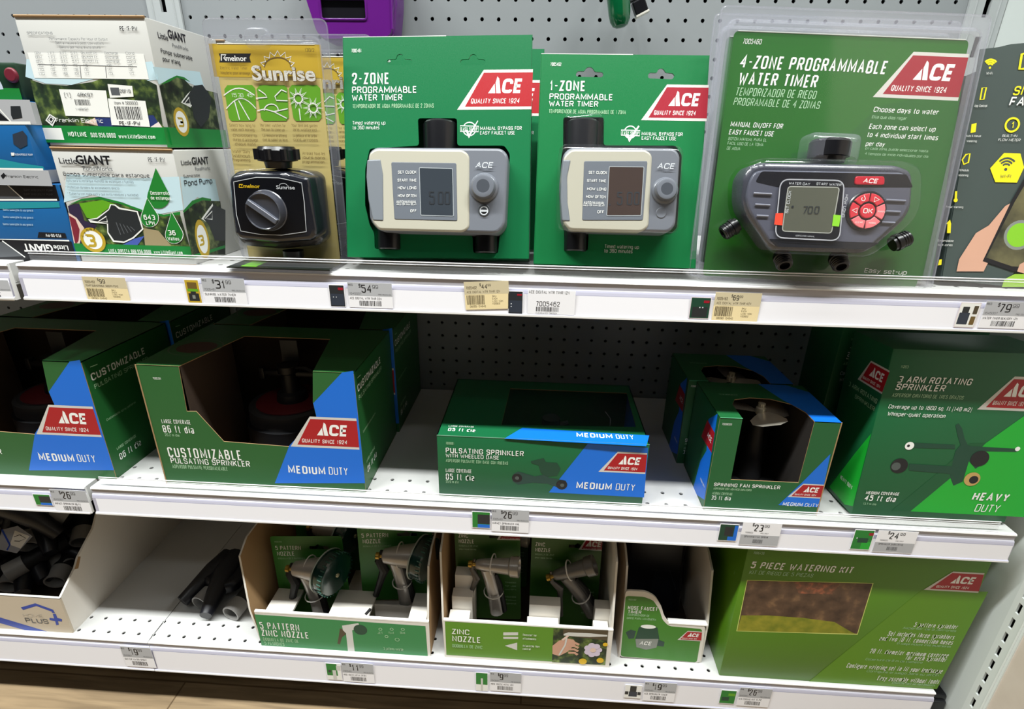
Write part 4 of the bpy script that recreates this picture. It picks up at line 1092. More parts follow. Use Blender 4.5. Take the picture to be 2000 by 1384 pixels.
TAGS=[
(-14.17,(3.1,-6.99,2.03,1.13),(),'beige','99','',0,'cream shelf label reading 99, leftmost on the upper price rail'),
(-14.17,(8.69,-6.95,1.98,1.21),(7.9,-6.92,.63,1.05),'gray','31 99','SUNRISE WATER TIMER',0,'price label 31.99 with small yellow package picture below the black dial timer'),
(-14.17,(15.36,-6.89,1.99,1.15),(14.52,-6.87,.66,.97),'gray','54 99','ACE DIGITAL WTR TIMR 2ZN',0,'price label 54.99 with dark package picture below the two-outlet timer box'),
(-14.17,(20.62,-6.83,1.96,1.25),(),'beige','44 99','ACE DIGITAL WTR TIMR 1ZN',3.5,'tilted cream label reading 44.99 on the upper price rail'),
(-14.17,(23.36,-6.92,2.07,1.09),(22.52,-6.93,.61,1),'plain','7005462','ACE DIGITAL WTR TIMR 1ZN',0,'white shelf label with number 7005462 and barcode but no price'),
(-14.17,(31.38,-6.97,1.94,1.29),(30.41,-6.86,.81,.91),'beige','69 99','ACE DIGITAL WTR TIMR 4ZN',0,'cream label reading 69.99 with dark picture below the four-outlet timer'),
(-14.17,(42.51,-6.87,1.96,1.17),(41.54,-6.85,.77,1.03),'gray','79 99','WATER TIMER BLK/GRY 1ZN',0,'price label 79.99 at the right end of the upper price rail'),
(-14.17,(-2.75,-7.13,2.24,.98),(),'gray2','19 99','WATER PUMP',0,'partly seen label on the neighbouring upper rail at the left edge'),
(-14.15,(-2.25,-19.19,2.04,1.47),(-3.3,-18.8,.93,.69),'gray','26 99','IMPACT SPRINKLER 86 FT',0,'price label 26 on the neighbouring middle rail at far left'),
(-14.15,(21.8,-18.97,1.95,1.44),(20.79,-18.77,.92,.99),'gray','26 99','IMPACT SPRINKLER WHL',0,'price label 26.99 below the flat wheeled-base sprinkler box'),
(-14.15,(34.62,-18.99,1.94,1.44),(33.53,-18.76,.9,1),'white','23 99','SPINNING FAN SPRNK',0,'price label 23.99 below the spinning fan sprinkler box'),
(-14.15,(41.31,-18.99,1.94,1.36),(40.2,-18.87,.92,1.18),'white','24 99','SPRINKLER 3ARM RTNG',0,'price label 24.99 below the three-arm sprinkler box'),
(-13.73,(-1.84,-31.65,1.99,1.76),(),'gray','19 99','GUTTER WATER SPRAY',0,'grey price label bridging the joint between the two bottom shelves'),
(-13.73,(12.41,-31.72,1.99,1.69),(11.41,-31.59,.9,1.37),'gray','11 99','HOSE NOZZLE METAL 5PTRN',0,'price label 11.99 with nozzle picture below the five-pattern nozzle tray'),
(-13.73,(21.7,-31.66,1.92,1.66),(20.83,-31.71,.71,1.54),'gray','9 99','HOSE NOZZLE METAL ADJ',0,'price label 9.99 with nozzle picture below the zinc nozzle tray'),
(-13.73,(31.11,-31.62,1.91,1.64),(29.99,-31.45,.96,1.07),'gray','19 99','ACE SPRINKLER TIMER',0,'price label 19.99 with round timer picture below the hose faucet timer tray'),
(-13.73,(36.76,-31.51,1.89,1.58),(35.72,-31.39,.88,1.1),'gray','26 99','WATERING KIT 5 PC',0,'price label 26.99 with green picture below the watering kit box'),
]
def FL(k): return FR[k]
CLEAR=clear_mat('clear_plastic',.05)
CLEARH=clear_mat('hazy_clear_plastic',.13,rough=.12,hz=(.42,.43,.5,1))
BEAD=clear_mat('rim_highlight_plastic',.75,rough=.1,fres=.5,hz=(.95,.95,.97,1))  # milky white puts the highlight on the clear fence edges into the colour
STEEL=mat('C2C2C0',.45,name='white_enamel'); STEEL2=mat('A4A8A8',.5,name='grey_enamel')
BLACK=mat('0E0E12',.3,name='black_plastic'); BLACKM=mat('0B0B0E',.6,name='matt_black')
KRAFT=mat('9A7B55',.75,name='kraft_board'); DKRAFT=mat('382A1F',.8,name='shaded_brown_board'); WBOARD=mat('D9D4CB',.7,name='white_board')  # DKRAFT: brown board darkened to carry the shade inside boxes and trays
# ================================================================== setting
# floor of wood-look planks
def wood():
    m=bpy.data.materials.new('wood_plank_floor'); m.use_nodes=True; nt=m.node_tree; b=nt.nodes['Principled BSDF']
    tc=nt.nodes.new('ShaderNodeTexCoord'); mp=nt.nodes.new('ShaderNodeMapping'); mp.inputs['Scale'].default_value=(1.2,14,1)
    n=nt.nodes.new('ShaderNodeTexNoise'); n.inputs['Scale'].default_value=5; n.inputs['Detail'].default_value=9; n.inputs['Distortion'].default_value=.6
    br=nt.nodes.new('ShaderNodeTexBrick'); br.inputs['Scale'].default_value=1; br.inputs['Brick Width'].default_value=1.2; br.inputs['Row Height'].default_value=.15; br.inputs['Mortar Size'].default_value=.0015
    br.inputs['Color1'].default_value=(1,1,1,1); br.inputs['Color2'].default_value=(.82,.8,.78,1); br.inputs['Mortar'].default_value=(.4,.35,.3,1)
    cr=nt.nodes.new('ShaderNodeValToRGB'); e=cr.color_ramp.elements; e[0].position=.32; e[0].color=lin('7A6850'); e[1].position=.7; e[1].color=lin('A89272')
    mx=nt.nodes.new('ShaderNodeMixRGB'); mx.blend_type='MULTIPLY'; mx.inputs[0].default_value=1
    L=nt.links.new; L(tc.outputs['Object'],mp.inputs[0]); L(mp.outputs[0],n.inputs[0]); L(n.outputs[0],cr.inputs[0]); L(tc.outputs['Object'],br.inputs[0]); L(cr.outputs[0],mx.inputs[1]); L(br.outputs[0],mx.inputs[2]); L(mx.outputs[0],b.inputs['Base Color'])
    b.inputs['Roughness'].default_value=.45
    return m
mb=MB(); mb.box(-130,-200,-1,180,6,0,wood()); structure('floor',mb,(0,0,-35.5))
# side panels of the neighbouring run, right of the bay
mb=MB(); mb.box(0,-13.85,0,.6,.6,60,mat('C9CFCB',.45,name='side_enamel')); structure('wall_right',mb,(49.55,0,-35.5))
def slotted(mb,mp,x0,x1,z1,sx0,sx1,slots,dep,m):
    mb.poly([mp(*p,0) for p in rect(x0,0,sx0,z1)],m); mb.poly([mp(*p,0) for p in rect(sx1,0,x1,z1)],m); z=0
    for a,b in slots+[(z1,z1)]:
        mb.poly([mp(*p,0) for p in rect(sx0,z,sx1,a)],m); z=b
        if a<b:
            q=rect(sx0,a,sx1,b)
            for i in range(4): mb.poly([mp(*q[i],0),mp(*q[(i+1)%4],0),mp(*q[(i+1)%4],-dep),mp(*q[i],-dep)],m)
    for x in (x0,x1): mb.poly([mp(x,0,0),mp(x,z1,0),mp(x,z1,-dep),mp(x,0,-dep)],m)
mb=MB(); slotted(mb,LEFT(.0),-14.95,-13.85,60,-14.36,-14.14,[(.8+k*1.02,1.46+k*1.02) for k in range(57)],.12,mat('D5DAD6',.4,name='post_enamel'))
mb.box(.35,-14.95,0,.45,-13.85,60,BLACKM)
mb.tube([(-.03,-14.78,0),(-.03,-14.78,60)],.05,mat('D5DAD6',.4),6)
o=place(build('slotted_post',mb),(49.55,0,-35.5)); tag(o,'white slotted steel post along the right edge, in front of the side panel','post')
mb=MB(); mb.box(0,-40,0,1,-14.95,58,noise_mat('beige_laminate',[(.2,'C6B9AB'),(.8,'CFC3B6')],30,3,.6)); structure('wall_right_end',mb,(49.62,0,-35.5))
# ---- perforated back panels
def pegboard(x0,x1,z0,z1,hx,hz,m,step=1.0,hr=.115):
    mb=MB(); n=8
    nx=[hx+i for i in range(-80,120) if x0+.4<hx+i<x1-.4]; nz=[hz+i for i in range(-60,60) if z0+.4<hz+i<z1-.4]
    X0,X1,Z0,Z1=nx[0]-.5,nx[-1]+.5,nz[0]-.5,nz[-1]+.5
    for a in (rect(x0,z0,X0,z1),rect(X1,z0,x1,z1),rect(X0,z0,X1,Z0),rect(X0,Z1,X1,z1)): mb.poly([(p[0],0,p[1]) for p in a],m)
    for z in nz:
        for x in nx:
            sq=[(x+.5,z),(x+.5,z+.5),(x,z+.5),(x-.5,z+.5),(x-.5,z),(x-.5,z-.5),(x,z-.5),(x+.5,z-.5)]
            ci=[(x+hr*math.cos(i*math.pi/4),z+hr*math.sin(i*math.pi/4)) for i in range(n)]
            vs=[(p[0],0,p[1]) for p in sq]+[(p[0],0,p[1]) for p in ci]+[(p[0],.12,p[1]) for p in ci]
            fs=[(i,(i+1)%n,n+(i+1)%n,n+i) for i in range(n)]+[(n+i,n+(i+1)%n,2*n+(i+1)%n,2*n+i) for i in range(n)]
            mb.add(vs,fs,m)
    mb.box(x0,.5,z0,x1,.6,z1,BLACKM)  # black sheet added behind the board so the holes look dark
    for e in ((x0,.0,x0+.02),(x1-.02,.0,x1)): mb.box(e[0],0.01,z0,e[2],.5,z1,m)
    return mb
PEG=mat('84888A',.5,name='grey_pegboard')
def peg(nm,label,*a):
    o=place(build(nm,pegboard(*a),smooth=20),(0,0,0)); tag(o,label,'pegboard'); return o
peg('pegboard_panel','grey perforated back panel above the upper shelf, behind the water timers',1.4,47.5,-6,16,1.83,6.97,PEG)
peg('pegboard_panel','grey perforated back panel behind the middle and bottom shelves',1.4,47.5,-35.4,-6.05,15.803,-12.195,PEG)
peg('pegboard_panel','grey perforated back panel at top left, behind the blue pump boxes',-24,-.7,-6,16,-1.6,6.97,PEG)
peg('pegboard_panel','grey perforated back panel at lower left behind the left shelves',-24,-.7,-35.4,-6.05,-1.6,-12.2,PEG)
def upright(x0,x1,label):
    mb=MB(); xc=(x0+x1)/2; slotted(mb,FRONT(.0-.12),x0,x1,52,xc-.17,xc+.17,[(.7+k*2.0,1.75+k*2.0) for k in range(25)],.2,STEEL2)
    mb.box(x0,.4,0,x1,.5,52,BLACKM)
    for x in (x0+.35,x1-.35): mb.tube([(x,-.12,0),(x,-.12,52)],.045,STEEL2,6)
    o=place(build('shelf_upright',mb),(0,-.05,-35.5)); tag(o,label,'upright')
upright(-.68,1.38,'grey slotted upright between the two pegboards, behind the stacked pump boxes')
upright(47.52,49.5,'grey slotted upright at the right end behind the four-outlet timer clamshell')
# ---- shelves
GROOVE=mat('B0AFB7',.35,name='rail_groove'); MOULD=mat('B3B2C2',.3,name='ticket_moulding'); PAPER=mat('ECECF2',.6,name='paper_strip'); LEDGE=mat('E6E6E4',.35)
def deck_holes(x0,x1,rows): return [circ(x,y,.11,.11,10) for y in rows for x in range(math.ceil(x0+.6),int(x1-.4)+1)]
def shelf(name,label,x0,x1,z,yf,rows,fence,H=1.68):
    t=thing(name,label,'shelf',(x0,0,z)); w=x1-x0
    mb=MB(); hl=[[(p[0]-x0,p[1]) for p in h] for h in deck_holes(x0,x1,rows)]
    mb.panel([rect(0,yf+.1,w,-.15)]+hl,TOP(0),-.08,0,STEEL)
    mb.box(0,yf+.1,-1.0,w,-.15,-.9,BLACKM if False else STEEL); 
    for a in (0,w-.08): mb.box(a,yf+.1,-.92,a+.08,-.15,-.08,STEEL)
    build('deck',mb,t)
    mb=MB(); pr=[(.1,0),(0,0),(-.05,-.04),(-.06,-.09),(-.01,-.12),(-.0,-.40),(-.05,-.43),(-.075,-.5),(-.10,-.62),(-.12,.18-H),(-.2,.12-H),(-.2,.04-H),(-.12,-H),(.1,-H)]
    vs=[(0,yf+a,b) for a,b in pr]+[(w,yf+a,b) for a,b in pr]; n=len(pr)
    MO=[LEDGE]*3+[MOULD]*11
    for i in range(n):
        mb.add([vs[i],vs[(i+1)%n],vs[n+(i+1)%n],vs[n+i]],[(0,1,2,3)],LEDGE if i<3 or i>9 else (GROOVE if i in(3,4,5) else MOULD))
    mb.poly(vs[:n],LEDGE); mb.poly(vs[n:],LEDGE)
    build('price_rail',mb,t,'lavender-white plastic price rail along the shelf edge')
    mb=MB(); mb.add([(.2,yf-.118,-.64),(w-.05,yf-.118,-.64),(w-.05,yf-.145,.16-H),(.2,yf-.145,.16-H)],[(0,1,2,3)],PAPER)
    build('paper_strip',mb,t,'plain white paper strip inside the price rail')
    if fence:
        mb=MB(); mb.box(fence[0]-x0,yf+.12,.0,fence[1]-x0,yf+.17,.55,clear_mat('fence_plastic',.10,hz=(.6,.62,.66,1)))
        mb.tube([(fence[0]-x0,yf+.13,.57),(fence[1]-x0,yf+.13,.57)],.028,BEAD,6)
        mb.tube([(fence[0]-x0,yf+.11,.47),(fence[1]-x0,yf+.11,.47)],.016,BEAD,5)
        mb.box(fence[0]-x0,yf+.05,.0,fence[1]-x0,yf+.12,.05,BEAD)
        build('front_fence',mb,t,'low clear plastic fence along the front edge')
    return t
shelf('metal_shelf','white upper shelf holding the water timers, with a clear front fence',0,48.05,-5.4,-14.0,(-13.0,-12.0),(.62,47.8))
shelf('metal_shelf','white middle shelf holding the sprinkler boxes, with a clear front fence',0,48.05,-17.57,-13.98,(-13.0,-12.0),(.5,47.2))
shelf('metal_shelf','white bottom shelf holding nozzle trays and the watering kit',0,48.05,-29.55,-13.55,(-13.05,-12.05),None,2.42)
shelf('metal_shelf','end of the neighbouring upper shelf under the blue pump boxes',-24,-.45,-5.42,-14.0,(-13.0,),None)
shelf('metal_shelf','end of the neighbouring middle shelf at left edge, one price tag at its end',-24,-.35,-17.6,-13.98,(-13.0,),None)
shelf('metal_shelf','end of the neighbouring bottom shelf under the white open carton',-24,-.05,-29.55,-13.55,(-13.05,-12.05),None,2.42)
mb=MB(); mb.box(-24,-9.6,0,48,-9.3,4.1,mat('2A2723',.6,name='kick_plate')); o=place(build('kick_plate',mb),(0,0,-35.5)); tag(o,'dark recessed kick plate under the bottom shelf','kick plate')
mb=MB(); mb.box(0,0,0,1.25,1.6,4.6,BLACK,.12); mb.box(-.1,.2,4.2,1.35,1.4,4.9,BLACK,.15); o=place(build('leg_cap',mb),(48.2,-13.1,-35.5)); tag(o,'black plastic corner foot at the right end of the bottom shelf','foot cap')
# ================================================================== price labels
PICS={'31':[('gold',0,0,1,1),('brn',.15,.62,.85,.9),('leaf',.1,.5,.9,.62),('pump',.12,.08,.88,.42),('K2',.3,.42,.7,.5),('gry',.38,.18,.6,.34)],
 '54':[('K2',0,0,1,1),('pump2',.05,.05,.95,.6),('LG',.2,.42,.27,.47),('LG',.4,.42,.47,.47),('R2',.6,.78,.95,.9)],
 '70':[('K2',0,0,1,1),('pump2',.05,.05,.95,.6),('LG',.15,.42,.24,.47),('LG',.15,.3,.24,.35),('R2',.6,.82,.95,.9)],
 '69':[('dg2',0,0,1,1),('pump',.1,.05,.9,.55),('LG',.45,.5,.52,.56),('LG',.6,.5,.67,.56),('R2',.65,.75,.95,.88)],
 '79':[('W',0,0,1,1),('pump2',.05,.1,.6,.6),('pump',.15,.6,.5,.85),('brn2',.72,.55,.95,.9),('brn',.7,.1,.95,.45)],
 '26':[('green4',0,0,1,1),('K2',.3,.25,1,.85),('blue',.3,0,1,.22)],'23':[('dg2',0,0,1,1),('K2',.28,.3,.75,.85),('blue',.5,0,1,.25),('blue',.8,.25,1,.95)],
 '24':[('green4',0,0,1,1),('brt',.5,0,1,.4),('dg2',.25,.35,.8,.6),('LG',.15,.55,.22,.62),('R2',.75,.75,1,.88)],
 '11':[('W',0,0,1,1),('green4',0,.25,.75,1),('slv',.4,0,.65,.6),('K2',.1,.45,.3,.6),('slv',.7,.6,1,.9)],'9':[('W',0,0,1,1),('green4',0,.35,1,1),('slv',.42,0,.6,.7)],
 '19':[('W',0,0,1,1),('pump2',.25,.1,.78,.5),('pump',.3,.5,.7,.95),('K2',0,.25,.22,.5),('K2',.8,.25,1,.5)],'26k':[('green4',0,0,1,1),('dg2',.1,.2,.6,.5),('leaf',.5,.6,.95,.8)]}
GB=mat('AEB0B4',.6,name='grey_label'); CREAM=mat('E8D6A6',.6,name='cream_label'); CREAM2=mat('C9BD9C',.6,name='tan_label'); WP=mat('EDEDF1',.6,name='white_label'); PINK=mat('DCCFD2',.6)
for i,(y,r,pic,st,price,nm,rot,lab) in enumerate(TAGS):
    x,z,w,h=r
    t=thing('price_label',lab,'price label',(x,y,z),(0,-rot,0),'price labels on the shelf rails')
    mb=MB(); mp=FRONT(0)
    base={'beige':CREAM}.get(st,WP)
    mb.panel([rect(0,0,w,h)],mp,-.012,0,base)
    p=price.split(); ik=ink('K')
    if st in('gray','gray2'):
        mb.flat([rect(.0,.47*h,w,h)],mp,.001,GB)
        mb.text('REG',mp,.02*w,.86*h,.1*w,.08*h,ink('K2'),.003,.02); mb.text('7005461'[::1 if i%2 else -1],mp,.03*w,.52*h,.27*w,.08*h,ink('gr3'),.003); mb.text('PRG 05/04/24',mp,.68*w,.51*h,.3*w,.06*h,ink('gr3'),.003)
        mb.text('$',mp,.25*w,.8*h,.05*w,.14*h,ik,.003,.02); mb.text(p[0],mp,.31*w,.6*h,.115*w*len(p[0]),.32*h,ik,.003,.02); mb.text(p[1],mp,.33*w+.115*w*len(p[0]),.78*h,.13*w,.14*h,ik,.003,0)
        mb.text(nm,mp,.03*w,.33*h,.72*w,.09*h,ik,.003,.01); mb.bars(mp,.24*w,.08*h,.5*w,.2*h,.003,'K')
    elif st=='white':
        mb.flat([rect(.0,.02*h,w,.46*h)],mp,.001,GB)
        mb.text('$',mp,.25*w,.84*h,.05*w,.13*h,ik,.003,.02); mb.text(p[0],mp,.31*w,.62*h,.115*w*len(p[0]),.3*h,ik,.003,.02); mb.text(p[1],mp,.33*w+.115*w*len(p[0]),.8*h,.13*w,.12*h,ik,.003,.02)
        mb.text('7008003',mp,.1*w,.52*h,.2*w,.07*h,ink('gr3'),.003); mb.text('PRG 0507',mp,.5*w,.52*h,.2*w,.05*h,ink('gr3'),.003)
        mb.text(nm,mp,.1*w,.34*h,.62*w,.08*h,ik,.003,.01); mb.bars(mp,.34*w,.1*h,.26*w,.17*h,.003,'gr3')
    elif st=='beige':
        mb.flat([rect(0,.55*h,w,h)],mp,.001,CREAM2)
        mb.text('7005462',mp,.04*w,.74*h,.24*w,.1*h,ink('brn2'),.003,.01); mb.text('$',mp,.35*w,.84*h,.03*w,.1*h,ik,.003); mb.text(p[0],mp,.39*w,.74*h,.13*w,.17*h,ik,.003,.02)
        if len(p)>1: mb.text(p[1],mp,.53*w,.83*h,.07*w,.08*h,ik,.003)
        mb.text(nm or 'PUMP SUBMERSIBLE 300GPH POND',mp,.05*w,.6*h,.75*w,.08*h,ink('brn2'),.003); mb.bars(mp,.04*w,.18*h,.4*w,.34*h,.003,'brn2'); mb.text('082901 124640',mp,.1*w,.08*h,.36*w,.07*h,ink('brn2'),.003)
        for k in range(4): mb.text(('SKU','EACH','LOC 10K','N20902')[k],mp,.62*w,(.44-.09*k)*h,(.09,.11,.24,.17)[k]*w,.06*h,ink('brn2'),.003)
    else:
        mb.text(nm,mp,.02*w,.86*h,.85*w,.12*h,ink('K2'),.003); mb.text(price,mp,.18*w,.34*h,.5*w,.2*h,ik,.003,.01); mb.bars(mp,.18*w,.12*h,.48*w,.19*h,.003,'K'); mb.text('CLEARANCE 080524',mp,.18*w,.02*h,.45*w,.06*h,ink('gr3'),.003)
    build('label_paper',mb,t)
    if pic:
        mb=MB(); px,pz,pw,ph=pic
        k=price[:2].strip(); k='26k' if i==len(TAGS)-1 else k
        mb.panel([rect(-.03*pw,-.03*ph,pw*1.03,ph*1.03)],mp,-.012,0,PINK if k in('69','79') else WP)
        for j,(c,a,b,c2,d) in enumerate(PICS[k]): mb.flat([rnd(rect(a*pw,b*ph,c2*pw,d*ph),.02,2)],mp,.0012*(j+1),ink(c))
        o=build('product_picture',mb,t); o.location=((px-x)*S,0,(pz-z)*S)
        if rot: o.location=(0,0,0)
# ================================================================== upper shelf: water timers
GREEN={'z2':mat('0E683C',.33,name='green_carton'),'z1':mat('116C3A',.33,name='green_carton')}
IVORY=mat('ABA899',.35,name='ivory_plastic'); SLATE=mat('686C74',.4,name='slate_plastic'); BEZ=mat('5C626B',.5,name='grey_bezel'); LCD=mat('343A41',.2,name='liquid_crystal_screen'); LCDB=mat('3D312C',.2,name='liquid_crystal_screen')
def poly_bounds(lp): return min(p[0] for p in lp),min(p[1] for p in lp),max(p[0] for p in lp),max(p[1] for p in lp)
def timer_box(k,w,h,d,label,lcd,two):
    fr=FR[k]; g=GREEN[k]
    t=thing('water_timer_box',label,'boxed water timer',fr[0],fr[1])
    mb=MB(); sh=lambda n: SHAPE[k+'.'+n]
    mb.panel([rect(.02,0,w-.02,h),rnd(sh('hang1'),.05,2),rnd(sh('hang2'),.05,2),rnd(sh('win'),.12,3)],FRONT(0),-.07,0,g)
    hb=h-1.75; mb.box(0,.02,0,.03,d,hb,g); mb.box(w-.03,.02,0,w,d,hb,g); mb.box(0,.02,0,w,d,.03,g); mb.box(0,d-.03,0,w,d,hb,g); mb.box(.0,.02,hb-.03,w,d,hb,g)
    for x in (.0,w): mb.tube([(x,.015,0),(x,.015,h)],.02,g,6)
    mb.tube([(0,.01,h),(w*.55,.01,h)],.018,mat('E4E8E2',.4),6)  # pale tube paints the bright highlight along the top edge
    mb.printed(k,FRONT(0))
    build('carton',mb,t)
    c=build_case(k,t,lcd)
    for n in ('in','o1','o2'):
        if k+'.'+n not in SHAPE: continue
        x0,z0,x1,z1=poly_bounds(sh(n)); mb=MB(); xc=(x0+x1)/2; r=(x1-x0)/2; yo=r-.42
        if n=='in': mb.rev((xc,yo,z0-.1),(0,0,1),[(0,r*.96),(.3,r*.97),(z1-z0-.1,r),(z1-z0+.02,r),(z1-z0+.1,r*.93),(z1-z0+.1,r*.72),(z1-z0-.2,r*.7)],BLACK,28); build('inlet_coupling',mb,t)
        else: mb.rev((xc,yo,z1+.15),(0,0,-1),[(0,r),(z1-z0+.1,r),(z1-z0+.15,r*.92),(z1-z0+.15,r*.7),(z1-z0,r*.68)],BLACK,28); build('outlet_thread',mb,t)
    if k=='z1':
        x0,z0,x1,z1=poly_bounds(sh('in')); mb=MB(); mb.slab(rnd(rect(x0-.12,z0-.2,x1+.12,z1+.18),.35,6),FRONT(0),-.02,.62,.3,clear_mat('thin_clear_plastic',.01),False); 
        x0,z0,x1,z1=poly_bounds(sh('body')); mb.slab(rnd(rect(x0-.1,z0-.06,x1+.1,z1+.06),.4,6),FRONT(0),-.02,1.42,.25,clear_mat('thin_clear_plastic',.01),False); build('clear_blister',mb,t)
    return t
def build_case(k,t,lcd):
    sh=lambda n: SHAPE[k+'.'+n]
    mb=MB(); mb.slab(rnd(sh('body'),.22,5),FRONT(0),-.9,1.12,.12,SLATE)
    mb.printed(k+'c',FRONT(0),1.205)
    c=build('timer_case',mb,t,'grey plastic timer body')
    mb=MB(); mb.slab(rnd(sh('face'),.16,5),FRONT(0),.6,1.17,.09,IVORY); build('face_plate',mb,c,'ivory front plate')
    mb=MB(); mb.slab(rnd(sh('grip'),.06,3),FRONT(0),1.0,1.2,.05,mat('6E747B',.45)); build('side_grip',mb,c)
    mb=MB(); mb.slab(rnd(sh('bez'),.07,3),FRONT(0),1.1,1.19,.02,BEZ); build('bezel',mb,c,'grey bezel with white lettering')
    mb=MB(); mb.slab(rnd(sh('lcd'),.05,3),FRONT(0),1.1,1.2,.02,lcd); mb.stroke((lambda q:q+q[:1])(rnd(sh('lcd'),.05,3)),.03,FRONT(0),1.203,mat('9AA0A4',.4)); build('screen',mb,c,'dark digital screen')
    kn=sh('knob'); r=abs(kn[1][0]-kn[0][0]); mb=MB(); mb.rev((kn[0][0],-1.05,kn[0][1]),(0,-1,0),[(0,r),(.12,r),(.16,r*.96),(.2,r*.84),(.42,r*.8),(.48,r*.74),(.5,r*.6),(.48,r*.3),(.48,.01)],mat('666A72',.25),32); mb.rev((kn[0][0],-1.53,kn[0][1]),(0,-1,0),[(0,r*.68),(.01,r*.66)],mat('43474E',.3),28); build('knob',mb,c)
    kn=sh('btn'); r=abs(kn[1][0]-kn[0][0]); mb=MB(); mb.rev((kn[0][0],-1.05,kn[0][1]),(0,-1,0),[(0,r),(.08,r),(.1,r*.9)],mat('4A4F54',.4) if k=='z2' else SLATE,20); build('button',mb,c)
    return c
z2=timer_box('z2',8.15,9.33,2.2,'dark green two-outlet water timer box headed 2-ZONE, front of its row','x' and LCD,True)
dup(z2,(15.55,-10.25,-4.84),(-14,-.3,0),'second two-outlet timer box hidden behind the 2-ZONE box, red logo edge showing')
timer_box('z1',7.05,8.84,2.0,'green one-outlet water timer box headed 1-ZONE, beside the clamshell',LCDB,False)
